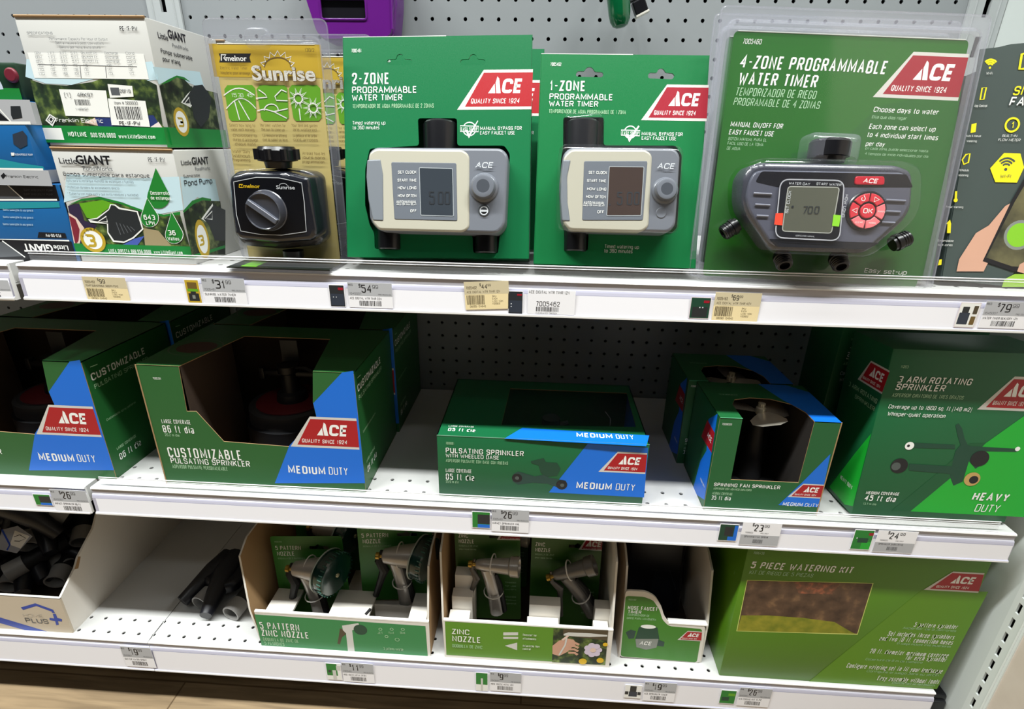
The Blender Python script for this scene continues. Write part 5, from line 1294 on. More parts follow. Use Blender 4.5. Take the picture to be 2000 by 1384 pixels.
# ---- four outlet timer in a clamshell
def z4():
    fr=FR['z4']; sh=lambda n: SHAPE['z4.'+n]; g=mat('1B6013',.36,name='leaf_green_card')
    t=thing('water_timer_clamshell','large clear clamshell with four-outlet black timer, headed 4-ZONE','packaged water timer',fr[0],fr[1])
    mb=MB(); card=rnd([(.05,.0),(9.2,.0),(9.2,9.75),(.05,9.75)],.22,5)
    mb.panel([card],FRONT(0),-.03,0,g); mb.tube([(.2,-.0,9.75),(9.05,-.0,9.75)],.022,mat('DDE2DC',.4),6); mb.printed('z4',FRONT(0)); build('printed_card',mb,t)
    mb=MB(); o=rect(-.62,-.05,9.85,10.65); o=rnd(o,.3,5); inn=rnd(rect(-.12,.02,9.36,9.95),.25,5)
    mb.panel([o,inn],FRONT(0),.02,.06,CLEARH)
    n=len(inn); out=offset(inn,.22)
    mb.tube([(p[0],-.08,p[1]) for p in offset(o,-.05)],.03,CLEARH,5,True)
    mb.tube([(p[0],-.2,p[1]) for p in offset(inn,.12)],.05,CLEARH,6,True)
    vs=[(p[0],-.05,p[1]) for p in out]+[(p[0],-.32,p[1]) for p in inn]
    mb.add(vs,[(i,(i+1)%n,n+(i+1)%n,n+i) for i in range(n)],CLEARH)
    bl=rnd(offset(sh('body'),.14),.5,6)
    mb.panel([inn,bl],FRONT(0),.3,.32,clear_mat('thin_clear_plastic',.01))
    mb.slab(bl,FRONT(0),.3,2.05,.3,clear_mat('thin_clear_plastic',.01),False)
    ib=poly_bounds(sh('in')); mb.slab(rnd(rect(ib[0]-.05,ib[1]-.1,ib[2]+.05,ib[3]+.1),.35,6),FRONT(0),.3,1.3,.35,CLEARH,False)
    build('clear_clamshell',mb,t,'clear plastic clamshell')
    mb=MB(); CASE=mat('3A3C46',.28,name='dark_grey_plastic',coat=.3); mb.slab(rnd(sh('body'),.3,5),FRONT(0),.4,1.62,.2,CASE); c=build('timer_case',mb,t,'dark grey angular timer body')
    mb=MB(); mb.slab(rnd(sh('face'),.2,5),FRONT(0),1.4,1.74,.08,mat('50525F',.33,name='graphite_plastic',coat=.3))
    mb.flat([rnd(sh('band'),.1,3)],FRONT(0),1.745,mat('16161B',.25)); mb.flat([rnd(sh('low'),.08,3)],FRONT(0),1.745,mat('1A1B20',.25))
    f=sh('face'); x0,z0,x1,z1=poly_bounds(f)
    for k in range(3):
        zz=z1-1.05-.42*k
        for a,b in ((x0+.25+.12*k,x0+.95-.0*k),(x1-.95,x1-.2-.12*k)): mb.tube([(a,-1.76,zz),(b,-1.76,zz)],.05,mat('6A6C78',.3),8)
    build('face_plate',mb,c)
    mb=MB(); mb.slab(rnd(sh('bez'),.35,6),FRONT(0),1.6,1.83,.05,mat('15161C',.3)); mb.stroke((lambda q:q+q[:1])(rnd(sh('bez'),.35,6)),.045,FRONT(0),1.835,mat('A9ABB2',.3)); mb.stroke((lambda q:q+q[:1])(rnd(sh('lcd'),.12,4)),.05,FRONT(0),1.84,mat('9FA19A',.3)); mb.printed('z4c',FRONT(0),1.855); 
    l=sh('bez'); 
    mb.text('SET CLOCK',lambda a,b,c_: FRONT(0)(l[3][0]+.22-b*1.0+.12,l[3][1]+.95+a,c_),0,0,.85,.11,ink('LG'),1.86,.02)
    mb.text('HOW LONG',lambda a,b,c_: FRONT(0)(l[2][0]-.2+b+.1,l[2][1]+1.75-a,c_),0,0,.85,.11,ink('LG'),1.86,.02)
    build('bezel',mb,c,'black bezel with white lettering')
    mb=MB(); mb.slab(rnd(sh('lcd'),.12,4),FRONT(0),1.6,1.842,.02,mat('55574C',.2,name='liquid_crystal_screen')); build('screen',mb,c,'grey digital screen')
    mb=MB(); mb.slab(rnd(sh('badge'),.1,4),FRONT(0),1.6,1.8,.03,mat('B3152A',.35)); build('logo_badge',mb,c,'red badge with white lettering')
    kn=sh('knob'); r=abs(kn[1][0]-kn[0][0]); cx,cz=kn[0]; mb=MB(); mb.rev((cx,-1.6,cz),(0,-1,0),[(0,r*1.1),(.18,r*1.1),(.22,r*1.04),(.22,r*.98)],mat('191A1F',.25),40)
    RED=mat('C8323E',.3,name='red_button'); RL=mat('E2747A',.35)
    mb.slab(circ(cx,cz,r*.4,n=24),FRONT(0),1.8,1.9,.03,RED)
    for j in range(6):
        a0=j*math.pi/3+math.pi/6+.06; a1=a0+math.pi/3-.12
        lp=[(cx+r*.52*math.cos(a),cz+r*.52*math.sin(a)) for a in (a0,(a0+a1)/2,a1)]+[(cx+r*.95*math.cos(a),cz+r*.95*math.sin(a)) for a in (a1,a1-.25,(a0+a1)/2,a0+.25,a0)]
        mb.slab(lp,FRONT(0),1.8,1.89,.02,RED if j in (0,1,2) else RL)
        am=(a0+a1)/2; q=(cx+r*.73*math.cos(am),cz+r*.73*math.sin(am)); s_=r*.13
        if j==1: mb.stroke([(q[0]+s_*.8*math.sin(u),q[1]-s_*.8*math.cos(u)) for u in (-2.4,-1.5,-.7,0,.7,1.5,2.4)]+[(q[0],q[1]+s_*1.4)],.025,FRONT(0),1.895,ink('W'))
        elif j in(0,2):
            d=1 if j==0 else -1; tri=[(q[0]-s_*d,q[1]-s_),(q[0]+s_*d,q[1]),(q[0]-s_*d,q[1]+s_)]; mb.stroke(tri+tri[:1],.03,FRONT(0),1.895,ink('W'))
        else: mb.text({3:'CLEAR',4:'MANUAL',5:'RAIN'}[j],FRONT(0),q[0]-s_*1.5,q[1]-.03,s_*3,.07,ink('W'),1.895,.02)
    mb.text('OK',FRONT(0),cx-r*.26,cz-r*.13,r*.52,r*.27,ink('W'),1.905,.03); build('button_pad',mb,c,'round pad of red buttons')
    x0,z0,x1,z1=ib; xc=(x0+x1)/2; r=(x1-x0)/2*.78; mb=MB(); mb.rev((xc,-.72,z0+.05),(0,0,1),[(0,r*.8),(.2,r*.85),(.22,r),(.75,r),(.85,r*.9),(.85,r*.6)],BLACK,24); build('inlet_coupling',mb,t)
    for n in ('c1','c2','c3','c4'):
        q=sh(n); p=Vector((q[0][0],0,q[0][1])); d=Vector((q[0][0]-q[1][0],0,q[0][1]-q[1][1])).normalized()
        if n in('c3','c4'): d=Vector((0,-.75,-.66))
        b=p-d*.35+Vector((0,-.75 if n in('c1','c2') else -.95,0)); mb=MB()
        mb.rev(b,d,[(0,.3),(.12,.3),(.14,.36),(.28,.36),(.3,.31),(.66,.31),(.7,.27),(.7,.2),(.5,.19)],BLACK,20)
        for a in range(0,3): mb.rev(b+d*(.36+.1*a),d,[(0,.31),(.02,.335),(.05,.335),(.07,.31)],BLACK,20,False)
        build('outlet_thread',mb,t)
    return t
q4=z4()
dup(q4,(31.35,-10.9,-5.05),(-8.6,1.4,0),'second four-outlet timer clamshell standing behind the 4-ZONE one')
# ---- sunrise dial timers
def sun():
    sh=lambda n: SHAPE['sun.'+n]
    t=thing('dial_timer_clamshell','yellow-card clamshell with black dial timer, beside the pump boxes','packaged water timer',FR['sun'][0])
    mb=MB(); mb.panel([rnd([(.02,0),(4.55,0),(4.55,9.15),(.02,9.15)],.2,5)],FRONT(0),-.03,0,noise_mat('straw_card',[(.3,'BBA968'),(.7,'CDBB7A')],6,2,.45)); 
    mb.tube([(.2,0,9.16),(4.4,0,9.16)],.02,mat('E6E2D0',.4),6); mb.printed('sun',FRONT(0)); build('printed_card',mb,t)
    mb=MB(); o=rnd(rect(-.3,.02,5.05,10.1),.35,6); inn=rnd(rect(-.02,.1,4.62,9.3),.25,6)
    mb.panel([o,inn],FRONT(0),.02,.06,CLEARH); n=len(inn)
    mb.tube([(p[0],-.07,p[1]) for p in offset(o,-.03)],.025,CLEARH,5,True); mb.tube([(p[0],-.2,p[1]) for p in offset(inn,.1)],.035,CLEARH,6,True)
    mb.slab(inn,FRONT(0),.06,.34,.1,clear_mat('thin_clear_plastic',.01),False)
    mb.slab(rnd(rect(1.5,8.95,2.6,9.75),.35,5),FRONT(0),.05,.25,.1,CLEARH,False)
    bl=rnd(offset(sh('back'),.1),.4,6); mb.slab(bl,FRONT(0),.3,1.4,.2,clear_mat('thin_clear_plastic',.01),False)
    mb.box(.3,-2.5,0,5.0,-.4,.12,CLEARH); build('clear_clamshell',mb,t,'clear plastic clamshell')
    CASE=mat('1B1D24',.25,name='glossy_black_plastic',coat=.5)
    mb=MB(); mb.slab(rnd(sh('back'),.3,5),FRONT(0),.2,1.2,.25,CASE); mb.slab(rnd(sh('body'),.3,5),FRONT(0),.9,2.08,.22,CASE); c=build('timer_case',mb,t,'glossy black timer body')
    mb=MB(); mb.slab(rnd(sh('face'),.15,5),FRONT(0),1.9,2.12,.03,mat('0F1014',.2)); mb.printed('sunc',FRONT(0),2.125); build('face_plate',mb,c)
    k=sh('knob'); r=abs(k[1][0]-k[0][0]); cx,cz=k[0]; mb=MB(); KN=mat('3C3E46',.2,coat=.5)
    mb.rev((cx,-2.0,cz),(0,-1,0),[(0,r*1.12),(.1,r*1.12),(.16,r*1.05),(.5,r*.98),(.56,r*.93),(.5,r*.88),(.45,.01)],KN,36)
    d=Vector((math.cos(-.62),0,math.sin(-.62))); u=Vector((-d.z,0,d.x)); 
    q=[Vector((cx,0,cz))+d*a*r*.9+u*b*.12 for a,b in ((-1,-1),(1,-1),(1,1),(-1,1))]; mb.slab([(p.x,p.z) for p in q],FRONT(0),2.4,2.66,.05,mat('565A64',.25,coat=.5)); build('knob',mb,c,'grey turning dial')
    x0,z0,x1,z1=poly_bounds(sh('cap')); xc=(x0+x1)/2; r=(x1-x0)/2; mb=MB()
    pr=[]; 
    mb.rev((xc,-1.25,z0-.15),(0,0,1),[(0,r*.55),(.25,r*.6),(.3,r*.85),(z1-z0-.05,r*.85),(z1-z0+.1,r*.75),(z1-z0+.12,r*.5)],BLACK,28)
    for j in range(8):
        a=j*math.pi/4; p=Vector((xc+r*.85*math.cos(a),-1.25+r*.85*math.sin(a),z0+.2)); mb.cyl(p,p+Vector((0,0,z1-z0-.35)),.16,.16,BLACK,10)
    build('inlet_coupling',mb,t)
    mb=MB(); mb.rev((2.9,-1.3,.75),(0,0,-1),[(0,.45),(.3,.45),(.35,.35),(.6,.33)],BLACK,20); build('outlet_thread',mb,t)
    mb=MB(); mb.box(.35,-2.5,.13,5.0,-.25,.17,mat('10160F',.3)); mb.box(.9,-2.31,.172,1.6,-1.3,.18,ink('leaf')); build('base_card',mb,t,'dark green printed base card')
    return t
sn=sun()
dup(sn,(10.5,-8.4,-5.38),None,'second yellow-card dial timer clamshell, partly hidden behind the first')
# ---- smart timer box
mb=MB(); g=mat('3E4A48',.4,name='charcoal_carton'); mb.panel([SHAPE['sm.out']],FRONT(0),-.04,0,g); 
mb.box(.0,.04,.0,6.6,1.4,8.4,g,.05); mb.printed('sm',FRONT(0))
o=place(build('smart_timer_box',mb),*FR['sm']); tag(o,'charcoal box with yellow Wi-Fi symbols and a hand holding a phone, right edge','box')
# ---- pump boxes
def carton(name,label,cat,k,w,d,h,base,prints,loc=None,rot=(0,0,0),bev=.05,group=None,extra=None):
    mb=MB(); mb.box(0,0,0,w,d,h,base,bev)
    for key,mp in prints: mb.printed(key,mp)
    if extra: extra(mb)
    o=place(build(name,mb),loc or FR[k][0],rot); return tag(o,label,cat,group)
LGW=mat('BDBDB9',.5,name='white_carton')
def lip(w,d,h): 
    def f(mb):
        mb.tube([(.02,.0,h),(w-.02,.0,h)],.05,KRAFT,6); mb.box(.02,.03,h,w-.02,.12,h+.03,DKRAFT); mb.box(.02,.01,-.0,w-.02,.05,.04,KRAFT)
    return f
lgu=carton('pump_box','white pond pump box with specifications and barcodes, on top in front','box','lgu',5.59,5.0,4.95,LGW,[('lgu',FRONT(0)),('lgur',RIGHT(5.59))],extra=lip(5.59,5,4.95))
lgl=carton('pump_box','white pond pump box with green water drops, lower one in front','box','lgl',5.5,5.0,4.96,LGW,[('lgl',FRONT(0)),('lglr',RIGHT(5.5))],extra=lip(5.5,5,4.96))
dup(lgu,(2.2,-7.1,-.36),(0,0,-2),'rear pond pump box on top, right side seen beyond the front one')
dup(lgl,(2.5,-7.9,-5.4),None,'rear lower pond pump box behind the one with water drops')
BLU=mat('1A5F9C',.35,name='blue_carton')
carton('pump_box','blue and silver pump box at left edge, upper of the two blue ones','box','blu',8.15,7,3.32,BLU,[('blu',FRONT(0))],extra=lambda mb:(mb.box(8.15,0.02,2.4,8.17,6.9,3.3,ink('silver')),mb.box(8.15,.02,.02,8.17,6.9,.55,ink('silver'))))
carton('pump_box','blue and black pump box with upside-down lettering, lower left','box','bll',8.6,7,3.44,mat('1B5C96',.35,name='blue_carton'),[('bll',FRONT(0))],extra=lambda mb:mb.box(8.6,.02,.02,8.62,6.9,3.4,ink('K')))
mb=MB(); G0=mat('16301F',.35,name='dark_green_package'); mb.box(-6.5,0,0,1.2,4,1.5,G0,.15); mb.flat([rect(-6.4,.05,1.1,.5)],FRONT(0),.004,ink('green4'))
mb.stroke([(-.7+1.0*math.cos(a),.45+1.0*math.sin(a)) for a in [i*math.pi/20 for i in range(0,11)]],.16,FRONT(0),.008,ink('LG')); mb.slab(circ(.95,1.0,.3),FRONT(0),0,.1,.08,mat('6A1426',.5))
o=place(build('garden_package',mb),(.0,-12.4,1.42)); tag(o,'dark green package with white arc and red spot on top of the blue boxes','package')
# ---- things hung high on the pegboard
PUR=mat('5A1272',.3,name='purple_plastic',coat=.3)
t=thing('sprayer_housing','purple plastic housing with dark window hanging on the pegboard, top centre','garden tool',(12.7,-2.4,5.5))
mb=MB(); lp=[(-2.9,4.5),(2.55,4.5),(2.45,1.8),(2.2,.25),(1.7,.05),(-1.7,.0),(-2.1,.3),(-2.6,2.2)]; wi=rnd(rect(-1.75,.95,.85,1.95),.15,4)
mb.panel([rnd(lp,.3,5),wi],FRONT(0),-.3,0,PUR); mb.slab(rnd(offset(lp,.1),.3,5),FRONT(0),-1.9,-.3,.2,PUR); mb.tube([(p[0],-.0,p[1]) for p in wi],.06,PUR,6,True); mb.tube([(2.3,-.03,.5),(2.4,-.03,4.4)],.07,PUR,6); build('housing',mb,t)
mb=MB(); mb.slab(wi,FRONT(0),-.4,-.12,.05,mat('141318',.25)); build('window',mb,t,'dark recessed window')
mb=MB(); mb.tube([(0,1.8,4.0),(0,2.5,4.0)],.12,STEEL2,8); build('hanging_peg',mb,t)
t=thing('hand_tool','glossy dark green tool grip hanging at the top of the pegboard','tool',(27.8,-2.0,6.2))
mb=MB(); mb.rev((.05,0,0),(-.17,0,1),[(0,.05),(.03,.25),(.12,.42),(.35,.55),(.7,.6),(1.6,.64),(2.6,.62),(3.6,.55),(3.7,.3)],mat('04552F',.12,name='glossy_green_plastic',coat=.8),28); build('grip',mb,t)
mb=MB(); mb.tube([(-.5,.2,3.4),(-.4,2.0,3.5)],.12,STEEL2,8); build('hanging_peg',mb,t)
t=thing('tool_clip','black clip with pale edge hanging beside the green grip','clip',(28.7,-2.0,6.75))
mb=MB(); a=.45
def rot2(p): return (p[0]*math.cos(a)-p[1]*math.sin(a),p[0]*math.sin(a)+p[1]*math.cos(a))
mb.slab([rot2(p) for p in rnd(rect(-.0,.06,.72,.75),.08,3)],FRONT(0),-.5,0,.06,BLACK); mb.slab([rot2(p) for p in rect(-.35,.8,.6,1.5)],FRONT(0),-.5,-.05,.06,mat('3A3B40',.35)); build('clip_body',mb,t)
mb=MB(); mb.slab([rot2(p) for p in rect(-.02,-.04,.74,.07)],FRONT(0),-.5,.02,.02,mat('C6C2B8',.4)); build('edge_strip',mb,t,'pale edge strip')
mb=MB(); mb.tube([(.0,.4,1.2),(.0,2.0,1.3)],.08,STEEL2,8); build('hanging_peg',mb,t)
# ================================================================== middle shelf
def clean(lp): return lp
CUG=mat('1F5A2A',.42,name='green_carton'); 
def cust():
    t=thing('sprinkler_carton','open-front green carton headed CUSTOMIZABLE with blue corner, centre-left of middle shelf','carton',FR['cu'][0])
    f=SHAPE['cu.front']; w,h,d=11.1,7.05,6.4
    xl,xr=f[1][0],f[8][0]
    fr=[(0,h),(xl,h),(f[2][0],f[2][1]),(f[3][0],f[3][1]),(f[4][0],f[4][1]),(f[5][0],f[5][1]),(f[6][0],f[6][1]),(f[7][0],f[7][1]),(xr,h),(w,h),(w,0),(0,0)]
    mb=MB(); mb.panel([fr],FRONT(0),-.04,0,CUG,KRAFT); mb.box(0,.04,0,.04,d,h,CUG); mb.box(w-.04,.04,0,w,d,h,CUG); mb.box(0,d-.04,0,w,d,h,CUG); mb.box(.0,0.04,0,w,d,.04,KRAFT)
    mb.panel([[(0,0),(xl,0),(xl+.9,4.6),(xr-.9,4.6),(xr,0),(w,0),(w,d),(0,d)]],TOP(h-.04),0,.04,CUG,KRAFT)
    ring=circ(1.5,2.6,1.35,1.2,32); mb.stroke(ring+ring[:1],.06,TOP(h),.004,mat('5E6A58',.5)); mb.flat([circ(1.55,2.6,1.05,.85,28)],TOP(h),.003,mat('4A2A22',.5))
    mb.tube([(.0,0,0),(.0,0,h)],.035,KRAFT,6)
    mb.printed('cu',FRONT(0)); mb.printed('cur',RIGHT(w)); c=build('carton_shell',mb,t)
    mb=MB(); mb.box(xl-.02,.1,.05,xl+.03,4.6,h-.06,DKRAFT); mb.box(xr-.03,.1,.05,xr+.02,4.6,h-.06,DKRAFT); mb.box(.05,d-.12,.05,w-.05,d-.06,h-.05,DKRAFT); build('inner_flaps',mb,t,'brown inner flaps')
    return t
cu=cust()
dup(cu,(3.95,-6.75,-17.57),None,'second customizable sprinkler carton, in shadow behind the centre-left one')
dup(cu,(-10.25,-13.2,-17.6),None,'open-front green sprinkler carton at the left edge, only right half in view')
dup(cu,(-10.1,-6.65,-17.6),None,'rear sprinkler carton in shadow behind the left-edge one')
def sprinkler(loc,label):
    t=thing('pulsating_sprinkler',label,'sprinkler',loc,group='sprinklers inside the open cartons'); G=mat('2B2B2D',.6); D=mat('121317',.45)
    mb=MB(); mb.rev((0,0,0),(0,0,1),[(-.9,2.4),(-.8,2.6),(1.5,2.6),(1.6,2.3)],D,40); build('base',mb,t)
    mb=MB(); mb.rev((0,0,1.2),(0,0,1),[(0,2.3),(.1,2.45),(1.1,2.4),(1.2,2.2),(1.15,1.9)],G,40); build('dial_ring',mb,t,'grey dial ring')
    mb=MB(); mb.rev((0,0,2.3),(0,0,1),[(0,2.0),(.12,2.0),(.16,1.9),(.16,1.0)],mat('5E101B',.5),36); build('dial',mb,t,'dark red dial')
    mb=MB(); mb.rev((0,0,2.3),(0,0,1),[(0,.9),(.6,.8),(.7,.5),(1.8,.45),(1.9,.6),(2.3,.6)],D,24); mb.box(-1.6,-.12,3.9,1.5,.12,4.2,D,.05); mb.box(-1.7,-.2,3.7,-1.4,.2,4.4,D,.05); mb.tube([(0,0,4.4),(1.2,-.4,4.6),(1.9,-.5,4.3)],.1,D,8); build('impact_head',mb,t)
    mb=MB(); mb.box(-.6,.6,3.8,.4,.65,5.85,mat('2E3032',.5)); build('hang_tag',mb,t,'pale hanging tag'); return t
s1=sprinkler((9.55,-9.3,-16.55),'grey and red dial sprinkler inside the centre-left open carton')
dup(s1,(-4.7,-9.2,-16.6),None,'dial sprinkler with grey ring inside the left-edge open carton','sprinklers inside the open cartons')
# ---- flat pulsating sprinkler box
t=thing('sprinkler_box','flat green and blue box with wheeled-base sprinkler picture, middle of shelf','box',FR['pu'][0])
w,d,h=10.75,7.0,3.77; PUG=mat('0D5A34',.4,name='green_carton')
mb=MB(); win=[(3.2,1.35),(10.35,1.75),(10.45,5.9),(3.4,5.9)]
mb.panel([rect(0,0,w,d),win],TOP(h-.04),0,.04,PUG,KRAFT); mb.box(0,0,0,w,.05,h,PUG,.02); mb.box(0,.05,0,.05,d,h,PUG); mb.box(w-.05,.05,0,w,d,h,mat('0B63C4',.42)); mb.box(0,d-.05,0,w,d,h,PUG); mb.box(0,.05,0,w,d,.05,PUG)
mb.tube([(0,.02,h-.02),(w,.02,h-.02)],.035,PUG,6); mb.printed('pu',FRONT(0)); mb.printed('put',TOP(h)); build('carton_shell',mb,t)
mb=MB(); mb.flat([offset(win,.1)],TOP(h-.06),0,clear_mat('thin_clear_plastic',.01)); mb.tube([(9.0,1.9,h-.03),(9.1,2.6,h-.02),(8.9,3.4,h-.03)],.03,CLEARH,5); build('film_window',mb,t,'clear film window')
t=thing('wheeled_sprinkler','dark wheeled sprinkler lying inside the flat green and blue box','sprinkler',(24.8,-9.6,-17.5)); D=mat('0D2420',.4)
mb=MB(); mb.tube([(-2.4,-.6,.7),(0,0,1.2),(2.4,-.8,.7)],.4,D,10); mb.tube([(0,0,1.1),(0,2,.7)],.35,D,10); build('base',mb,t)
for x,y in ((-2.6,-.6),(2.6,-.8),(0,2.2)):
    mb=MB(); mb.rev((x-.25,y,.65),(1,0,0),[(0,.4),(.05,.62),(.45,.62),(.5,.4)],BLACK,20); build('wheel',mb,t)
mb=MB(); mb.rev((0,0,1.1),(0,0,1),[(0,.5),(.6,.45),(1.3,.4),(1.5,.55),(1.9,.5)],D,16); mb.tube([(-1.2,-.2,2.2),(0,0,2.4),(1.0,.2,2.6)],.14,D,8); build('impact_head',mb,t)
# ---- spinning fan sprinkler boxes
def spin():
    t=thing('fan_sprinkler_box','green and blue open-window box headed SPINNING FAN SPRINKLER, front one','box',FR['sp'][0]); w,d,h=5.75,4.2,5.45; g=mat('17592E',.4,name='green_carton')
    q=SHAPE['sp.win']; xl=q[0][0]; xr=q[1][0]; zb=(q[2][1]+q[3][1])/2; bl=mat('0B66CC',.42)
    mb=MB(); mb.panel([[(0,0),(w,0),(w,h),(xr,h),(xr-.02,zb),(xl+.02,zb),(xl,h),(0,h)]],FRONT(0),-.04,0,g,KRAFT)
    tp=[(0,0),(xl,0),(xl-.0,1.5),(xl+.3,2.1),(xl+1.2,2.4),(xl+2.2,2.35),(xr-.3,1.8),(xr,.9),(xr,0),(w,0),(w,d),(0,d)]
    mb.panel([tp],TOP(h-.04),0,.04,g,KRAFT); mb.flat([[(xr-.0,.0),(w,0),(w,d*.8),(w-.9,d),(w-2.4,d),(xr-.6,2.3),(xr,1)]],TOP(h),.003,bl)
    mb.box(0,.04,0,.04,d,h,g); mb.box(w-.04,.04,0,w,d,h,g); mb.box(0,d-.04,0,w,d,h,g); mb.box(0,.04,0,w,d,.04,KRAFT)
    mb.tube([(w,0,0),(w,0,h)],.03,KRAFT,6); mb.tube([(0,0,h),(xl,0,h)],.02,mat('3E9A6A',.4),6)
    mb.text('7008003',TOP(h),.7,2.6,1.0,.12,ink('G'),.004); mb.printed('sp',FRONT(0)); mb.printed('spl',LEFT(0)); build('carton_shell',mb,t)
    mb=MB(); DB=mat('1D1814',.8,name='shade_dark_board'); mb.box(xr+.02,.1,.05,xr+.05,d-.1,h-.06,DB); mb.box(xl-.05,.1,.05,xl-.02,d-.1,h-.06,DB); mb.box(.06,d-.1,.05,w-.06,d-.06,h-.06,DB); build('inner_flaps',mb,t,'inner flaps darkened as if in shade'); return t  # near-black flap colour carries the shade inside the carton
sp=spin(); dup(sp,(32.45,-8.95,-17.57),None,'second spinning fan sprinkler box standing in shadow behind the front one')
def fan(loc,label,rz):
    t=thing('fan_sprinkler',label,'sprinkler',loc,(0,0,rz),'fan sprinklers inside their boxes'); SV=mat('CFC8BA',.25,.55,name='polished_metal')
    mb=MB(); mb.rev((0,0,.0),(0,0,1),[(0,1.5),(.5,1.5),(.7,.7),(3.6,.35),(4.55,.25)],BLACKM,24); build('base',mb,t)
    mb=MB()
    for j in range(3):
        a=j*2.094+.4; d=Vector((math.cos(a),math.sin(a),0)); u=Vector((-d.y,d.x,0)); vs=[]; 
        for rr,wd,tw in ((.15,.25,.05),(.5,.55,.12),(.95,.85,.16),(1.35,.8,.2),(1.6,.4,.1)):
            for sg in (-1,-.4,.4,1): vs.append(d*rr+u*(wd*sg+.15)+Vector((0,0,4.68+tw*sg)))
        mb.add(vs,[(i*4+k,i*4+k+1,i*4+k+5,i*4+k+4) for i in range(4) for k in range(3)],SV)
    build('fan_blades',mb,t,'shiny metal fan blades'); mb=MB(); mb.rev((0,0,4.53),(0,0,1),[(0,.25),(.35,.25),(.4,.18),(.6,.18),(.62,.1)],mat('CFC8B4',.3,.6),16); build('hub',mb,t); return t
fn=fan((35.75,-11.0,-17.5),'silver-bladed fan sprinkler inside the front spinning fan box',0); dup(fn,(35.5,-7.0,-17.5),(0,0,40),'silver-bladed fan sprinkler inside the rear spinning fan box','fan sprinklers inside their boxes')
# ---- three arm sprinkler box
carton('sprinkler_box','tall green box headed 3 ARM ROTATING SPRINKLER at right end of middle shelf','box','ar',7.6,3.2,8.95,mat('125A33',.42,name='green_carton'),[('ar',FRONT(0)),('arl',LEFT(0))],rot=FR['ar'][1])
carton('sprinkler_box','second tall green sprinkler box in shadow behind the three-arm one','box','ar',7.6,3.2,8.95,mat('125A33',.42,name='green_carton'),[('ar',FRONT(0))],loc=(40.3,-8.6,-17.57))
# ================================================================== bottom shelf
# open white carton at left with hose fittings
t=thing('open_carton','open white carton with blue lettering on its front, bottom left','carton',FR['hp'][0]); w=12.0; d=12.6
HPW=mat('BDB09C',.7,name='tan_board')
mb=MB(); mb.box(0,0,0,w,.12,2.9,HPW); mb.box(0,.0,2.86,w,.14,2.92,WBOARD); mb.printed('hp',FRONT(0)); build('front_panel',mb,t,'tan front panel with blue logo')
mb=MB(); pr=[(0,0),(d,0),(d,9.3),(6.2,8.9),(3.5,5.4),(1.9,4.4),(1.5,3.9),(.0,2.9)]; mb.panel([[(.125,0)]+pr[1:-1]+[(.125,2.95)]],RIGHT(w),-.12,.012,WBOARD,WBOARD); mb.panel([[(1.45,3.85),(1.95,4.45),(2.1,4.3),(1.7,3.7)]],RIGHT(w),.013,.017,KRAFT); build('side_panel',mb,t,'white side panel with torn edge')
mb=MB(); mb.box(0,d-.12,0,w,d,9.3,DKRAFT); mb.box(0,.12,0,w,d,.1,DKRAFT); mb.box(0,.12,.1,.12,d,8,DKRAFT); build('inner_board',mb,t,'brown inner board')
def fitting(loc,rot,label,grp=None):
    t=thing('hose_fitting',label,'hose fitting',loc,rot,grp); NV=mat('0D0E17',.4,name='navy_black_plastic')
    mb=MB(); mb.tube([(0,0,.45),(.3,1.0,.75),(.5,2.0,.95),(.6,3.2,1.0)],[.36,.45,.55,.5],NV,14); mb.tube([(2.0,-.6,.5),(1.7,.6,.8),(1.4,1.8,1.0),(1.2,3.2,1.05)],[.32,.5,.65,.6],NV,14); mb.slab(rnd([(.2,1.2),(1.7,.6),(2.6,1.2),(2.6,3.3),(.3,3.4)],.3,5),TOP(.6),0,.6,.25,NV); build('body',mb,t)
    for x,y in ((1.05,.05),(3.2,-.2)):
        mb=MB(); mb.rev((x,y,.45),(.08,1,.08),[(0,.5),(0,.42),(.8,.4),(.8,.48),(0,.5)],mat('8F8D8A',.4),24,False); mb.rev((x,y+.5,.48),(.08,1,.08),[(0,.43),(2.2,.43)],BLACKM,20); build('coupling_ring',mb,t,'pale open coupling ring')
    return t
hfit=fitting((.6,-10.9,-29.5),(0,0,-8),'black twin hose fitting lying on the bare bottom shelf by the nozzle tray'); hfit.scale=(1.2,1.2,1.2)
for i,(p,r,l) in enumerate((((-11.5,-10.6,-26.3),(20,10,35),'dark hose fitting in front inside the white carton'),((-8.6,-9.3,-25.6),(35,-20,100),'dark hose fitting leaning at the right inside the white carton'),((-14.3,-8.8,-25.9),(10,25,-30),'dark hose fitting at the left inside the white carton'),((-10.2,-5.0,-24.0),(30,0,60),'dark hose fitting piled at the back of the white carton'),((-12.6,-11.6,-28.9),(8,0,20),'dark hose fitting lowest in the front of the white carton'),((-9.2,-10.6,-28.7),(12,5,75),'dark hose fitting lowest at the right wall of the white carton'),((-13.6,-6.6,-28.6),(6,-5,-15),'dark hose fitting lowest at the back left of the white carton'))): dup(hfit,p,r,l,'hose fittings piled in the white carton').scale=(1.3,1.3,1.3)
mb=MB(); mb.panel([[(0,0),(1.5,-.2),(2.3,.9),(1.1,1.5),(.1,1.2)]],FRONT(0),-.02,0,mat('8E8F96',.6)); mb.flat([[(.9,.3),(1.7,.1),(2.1,.9),(1.0,1.2)]],FRONT(0),.004,WBOARD); mb.stroke([(.1,1.2),(.9,.3),(.8,-.05)],.12,FRONT(0),.006,ink('hpb')); mb.stroke([(1.05,.8),(1.4,.95),(1.9,.75),(1.5,.55),(1.15,.55)],.04,FRONT(0),.008,ink('K'))
